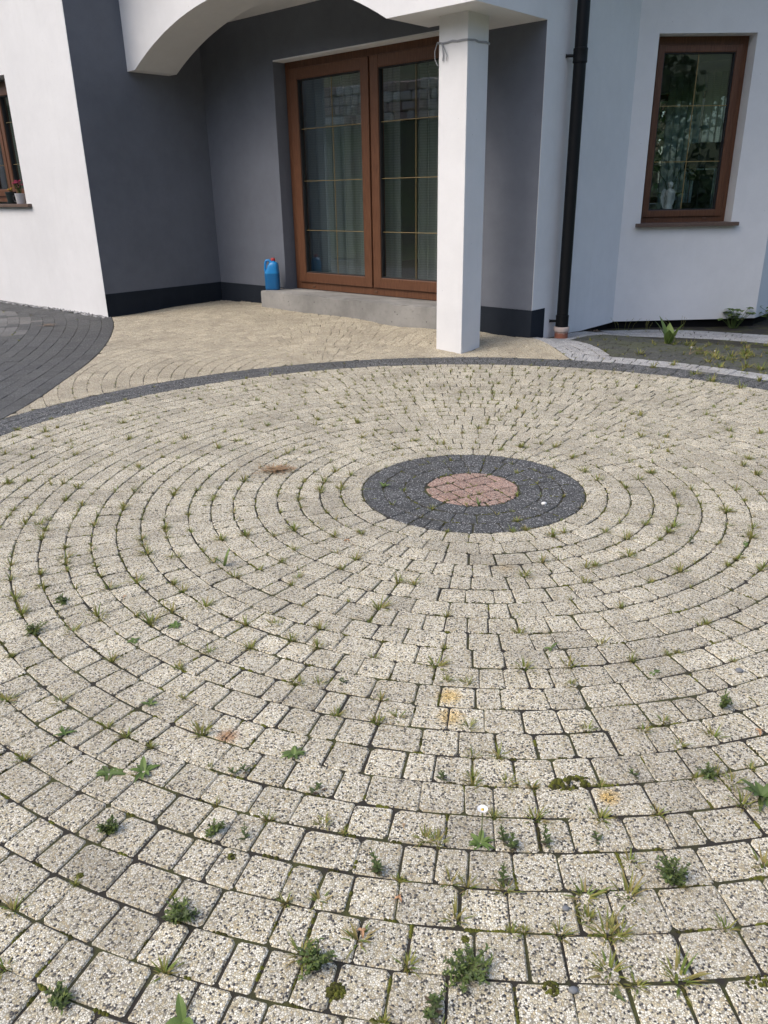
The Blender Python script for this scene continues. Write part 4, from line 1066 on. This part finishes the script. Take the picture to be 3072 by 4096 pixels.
# gravel along the left wing
mb = MB(); random.seed(8)
for k in range(900):
    s = random.uniform(-3.6, .02); t = random.uniform(1.425, 1.525); p = hw(s, t); r = random.uniform(.008, .019); z = gz(p.x, p.y)-.004+random.random()*.012
    bm = bmesh.new(); bmesh.ops.create_icosphere(bm, subdivisions=1, radius=r)
    rz = Matrix.Rotation(random.uniform(0, 6), 3, 'Z')
    for v in bm.verts: v.co = rz @ (Vector((v.co.x, v.co.y*.7, v.co.z*.6))*random.uniform(.8, 1.2))+Vector((p.x, p.y, z))
    mb.tone = random.random(); mb.add_bm(bm)
def gravel_mat():
    m, nt, b, out = new_mat('grey gravel'); tone = N(nt, 'ShaderNodeAttribute', attribute_name='tone').outputs['Fac']
    nt.links.new(ramp(nt, tone, [(0, (.15, .15, .15)), (.6, (.32, .32, .32)), (1, (.5, .49, .47))]), b.inputs['Base Color']); b.inputs['Roughness'].default_value = .85; return m
stuff(mb.build('gravel', gravel_mat()))

# plants beside the bay
random.seed(23)
def big_leafed(n, L, w_, lift, tones): 
    b = MB()
    for k in range(n):
        az = k*2.4+random.uniform(-.4, .4); leaf_blade(b, (0, 0, 0), (math.cos(az), math.sin(az), lift*random.uniform(.6, 1.5)), L*random.uniform(.6, 1.1), w_*random.uniform(.8, 1.2), .35, 8, random.uniform(*tones), .3)
    return [('leaves', b, BROAD)]
def place_xy(name, mbs, g, label, cat):
    root = empty(name, (g.x, g.y, gz(g.x, g.y)-.004), random.uniform(0, 6.28))
    for nm, m, mat in mbs: m.build(nm, mat, root)
    return tag(root, label, cat)
place_xy('dandelion_plant', big_leafed(6, .24, .080, 1.9, (.45, 1.)), gv(1443, 748, -.02), 'tall dandelion with long toothed leaves on the dark paved bed', 'weed')
def lobed(n, rad, hgt):
    a, b = MB(), MB()
    for k in range(n):
        az = random.uniform(0, 6.28); L = rad*random.random()**.6; e = Vector((math.cos(az)*L, math.sin(az)*L, hgt*random.uniform(.45, 1.05))); a.tone = .5
        a.tube([(e.x*.2, e.y*.2, 0), (e.x*.7, e.y*.7, e.z*.7), e], .0018, 5, False)
        az2 = random.uniform(0, 6.28); tn = random.uniform(.2, .95)
        for j in (-1, 0, 1):
            aa = az2+j*.85; leaf_blade(b, e, (math.cos(aa), math.sin(aa), .12), .055*random.uniform(.8, 1.15), .052, .35, 5, tn+random.uniform(-.08, .05), .25)
    return [('stems', a, BROAD), ('leaves', b, BROAD)]
place_xy('bramble_plant', lobed(30, .16, .19), bayq(1.17, .06), 'leafy green bramble growing at the foot of the bay wall', 'plant')
place_xy('bramble_plant', lobed(46, .30, .20), bayq(1.75, -.04), 'larger bramble trailing round the bay corner', 'plant')
def seed_stalks(n, hgt):
    a, b = MB(), MB()
    for k in range(n):
        x, y = random.gauss(0, .03), random.gauss(0, .03); e = Vector((x*2.2, y*2.2, hgt*random.uniform(.6, 1))); a.tone = .35; a.tube([(x, y, 0), (x*1.4, y*1.4, e.z*.6), e], .0008, 4, False)
        for j in range(9): q = Vector((x*1.4, y*1.4, e.z*.6)).lerp(e, random.random()); d = Vector((random.gauss(0, 1), random.gauss(0, 1), .5)).normalized(); leaf_blade(b, q, d, .012, .004, .2, 2, random.uniform(0, .3))
    return [('stalks', a, GRASS), ('seed_heads', b, GRASS)]
for vx, vy, lab in ((1395, 712, 'pale grass seed stalks against the black bay base'), (1470, 712, 'thin seed heads left of the leafy bramble'), (1345, 712, 'short grass stalks at the inner end of the bay edging')):
    place_xy('seed_grass', seed_stalks(5, .15), gv(vx, vy, -.04), lab, 'grass')
st, fl = MB(), MB(); st.tone = .2
st.tube([(0, 0, .01), (.05, .02, .035), (.12, .03, .03), (.2, .02, .02)], .002, 5); st.tube([(0, 0, .01), (.02, .03, .05)], .002, 5)
for c in ((.02, .03, .052), (.2, .02, .024)): 
    for k in range(24): a = k*2.4; e = 1.4-k*.05; fl.tone = .5; d = Vector((math.cos(a)*math.cos(e), math.sin(a)*math.cos(e), math.sin(e)))*.012; q = Vector(c); sd = d.cross(Vector((.3, .2, 1))).normalized()*.002; fl.poly([q-sd, q+d-sd, q+d+sd, q+sd])
g = gv(1530, 775, -.02); rt_ = empty('clover', (g.x-.15, g.y, gz(g.x, g.y)), 0); st.build('stem', DRYM, rt_); fl.build('flower_heads', PET, rt_); tag(rt_, 'creeping clover with two white flower heads on the dark bed', 'clover')

# ------------------------------------------------------------------ surroundings seen in the window glass
def ground_mat(name, c0, c1, sc):
    m, nt, b, out = new_mat(name); pos = N(nt, 'ShaderNodeNewGeometry').outputs['Position']
    n1 = noise(nt, pos, sc, 6, .65); n2 = noise(nt, pos, sc*14, 3, .6)
    nt.links.new(mix(nt, mix(nt, c0, c1, mapr(nt, n1, .35, .68, 0, 1)), tuple(x*.5 for x in c0), mapr(nt, n2, .5, .75, 0, .5)), b.inputs['Base Color']); b.inputs['Roughness'].default_value = .95; return m
LAWN = ground_mat('lawn grass', (.095, .145, .03), (.17, .24, .05), 2.5)
ASPH = ground_mat('worn grey paving far', (.08, .08, .08), (.13, .13, .125), 3)
BANKM = ground_mat('bank grass and soil', (.045, .040, .025), (.06, .085, .022), 1.4)
mb = MB(); mb.poly([(-400, -400, -.20), (400, -400, -.20), (400, 400, -.20), (-400, 400, -.20)]); structure(mb.build('ground', LAWN))
mb = MB(); mb.poly([(-7.48, -3, -.013), (-7.48, -14, -.013), (7.48, -14, -.013), (7.48, -3, -.013)]); mb.poly([(-9.2, 12, -.03), (-9.2, -14, -.03), (-7.48, -14, -.03), (-7.48, 12, -.03)]); structure(mb.build('forecourt', ASPH))
WD = (Vector((-13.37, 5.10))-Vector((-15.154, 7.569))).normalized(); WN = Vector((-WD.y, WD.x)); WN = WN if WN.x > 0 else -WN; WC = Vector((-14.3, 6.4))
def bank_pt(a, o, z): q = WC+WD*a+WN*o; return (q.x, q.y, z)
mb = MB(); nu, nv_ = 44, 16
prof2 = [(5.4, -.04), (4.6, .0), (3.8, .12), (3.0, .5), (2.2, 1.1), (1.4, 1.8), (.7, 2.45), (.15, 2.86), (-.1, 2.9), (-.3, 2.9), (-.32, 3.75), (-1.5, 3.95), (-3.5, 4.9), (-7, 6.8), (-14, 10)]
random.seed(4)
for i in range(nu+1):
    for o_, z in prof2: mb.v.append(bank_pt(-22+44*i/nu, o_+random.gauss(0, .05 if z < 2.5 or z > 3.8 else 0), z+random.gauss(0, .05 if z < 2.5 or z > 3.8 else 0)))
m_ = len(prof2)
for i in range(nu):
    for j in range(m_-1): a = i*m_+j; mb.face((a, a+m_, a+m_+1, a+1))
bk = structure(mb.build('bank', BANKM)); smooth_obj(bk, 60)
sw = empty('stone_wall', bank_pt(0, 0, 2.9)); tag(sw, 'retaining wall of squared red and grey stone blocks on the bank', 'stone wall')
def stone_mat(name, a, b_):
    m, nt, b, out = new_mat(name); pos = N(nt, 'ShaderNodeNewGeometry').outputs['Position']
    n1 = noise(nt, pos, 5, 5, .7); tone = N(nt, 'ShaderNodeAttribute', attribute_name='tone').outputs['Fac']
    c = mix(nt, a, b_, tone); c = mix(nt, c, (.06, .055, .05), mapr(nt, n1, .5, .8, 0, .7)); nt.links.new(c, b.inputs['Base Color']); b.inputs['Roughness'].default_value = .9; return m
STONE = stone_mat('sandstone block', (.36, .22, .19), (.58, .51, .46))
random.seed(6)
for r_ in range(4):
    a = -5.0+random.random()*.2
    while a < 5.0:
        L = random.uniform(.20, .42); hgt = .225; z0 = 2.86+r_*.228
        bm = bmesh.new(); bmesh.ops.create_cube(bm, size=1.0)
        for v in bm.verts: v.co = (v.co.x*(L-.02), v.co.y*.34, v.co.z*(hgt-.012)*random.uniform(.94, 1.04))
        bmesh.ops.bevel(bm, geom=list(bm.edges), offset=.035, segments=1, affect='EDGES')
        for v in bm.verts: v.co += Vector((random.gauss(0, .008), random.gauss(0, .02), random.gauss(0, .008)))
        mb = MB(); mb.tone = random.random(); mb.add_bm(bm); me = mb.mesh('stone', STONE)
        o = link('stone', me, sw); q = bank_pt(a+L/2, 0, z0+hgt/2); o.location = (q[0]-sw.location.x, q[1]-sw.location.y, q[2]-sw.location.z); o.rotation_euler = (0, 0, math.atan2(WD.y, WD.x))
        a += L
mb = MB(); random.seed(12); rows = [(19, -.25), (22, .5), (26, 2.2), (31, 4.5), (37, 7), (45, 10), (60, 14), (75, 15)]
na = 40
for i in range(na+1):
    an = R(-150+190*i/na)
    for rr, z in rows: rj = rr*random.uniform(.96, 1.04); mb.v.append((rj*math.cos(an), rj*math.sin(an)-1.0, z*random.uniform(.85, 1.15)))
for i in range(na):
    for j in range(len(rows)-1): a = i*len(rows)+j; mb.face((a, a+1, a+len(rows)+1, a+len(rows)))
hs = structure(mb.build('hillside', ground_mat('wooded slope', (.018, .028, .010), (.035, .05, .016), .9))); smooth_obj(hs, 180)
def tree(x, y, z, hgt, crown, nleaf, label, seed, low=.3, leaf=.16):
    random.seed(seed); root = tag(empty('tree', (x, y, z)), label, 'tree')
    mb = MB(); mb.tube([(0, 0, -.3), (.05, .02, hgt*.3), (-.04, .06, hgt*.6), (.02, 0, hgt*.9)], [hgt*.03, hgt*.024, hgt*.014, hgt*.004], 10)
    cl = []
    for k in range(16):
        a = random.uniform(0, 6.28); zz = hgt*random.uniform(low, .95); rr = crown*random.uniform(.35, .95)*(1.1-.55*(zz/hgt)); e = Vector((math.cos(a)*rr, math.sin(a)*rr, zz)); cl.append((e, crown*random.uniform(.25, .45)))
        mb.tube([(0, 0, zz*.75), (e.x*.5, e.y*.5, zz*.92), e], [hgt*.010, hgt*.006, hgt*.002], 6)
    mb.build('trunk', BARK, root)
    mb = MB()
    for k in range(nleaf):
        c, r = random.choice(cl); d = Vector((random.gauss(0, 1), random.gauss(0, 1), random.gauss(0, .8))).normalized()*r*random.random()**.35; q = c+d
        a = Vector((random.gauss(0, 1), random.gauss(0, 1), random.gauss(0, 1))).normalized(); b_ = a.cross(Vector((random.gauss(0, 1), random.gauss(0, 1), random.gauss(0, 1)))).normalized(); L = leaf*random.uniform(.6, 1.2)
        mb.tone = min(1, max(0, random.gauss(.5, .25))); mb.poly([q, q+a*L*.5+b_*L*.3, q+a*L, q+a*L*.5-b_*L*.3])
    mb.build('crown', TREEM, root)
tree(5.2, -12.5, -.2, 9, 3.6, 6000, 'broad garden tree behind the forecourt on the bay side', 1, .06, .34)
tree(9.5, -11, -.2, 8, 3.4, 5000, 'second garden tree further along the forecourt', 2, .06, .34)
tree(1.2, -14.5, -.2, 10, 3.8, 5000, 'tall tree opposite the bay window', 3, .06, .34)
tree(7.5, -17.5, -.2, 13, 5.0, 6000, 'tallest dark tree behind the garden trees', 7, .05, .45)
tree(2.5, -20, -.2, 14, 5.2, 6000, 'dark tree closing the view behind the forecourt', 8, .05, .45)
tree(-20, 9.5, 6.0, 6, 2.6, 2200, 'tree on the slope above the stone wall', 4, .15, .25)
tree(-19.5, 3.5, 6.0, 7, 2.8, 2200, 'leafy tree beyond the stone wall end', 5, .15, .25)
q = hw(.9, -9.2); tree(q.x, q.y, -.2, 4.4, 1.5, 3000, 'bright shrub behind the house seen through two windows', 6, .1, .16)
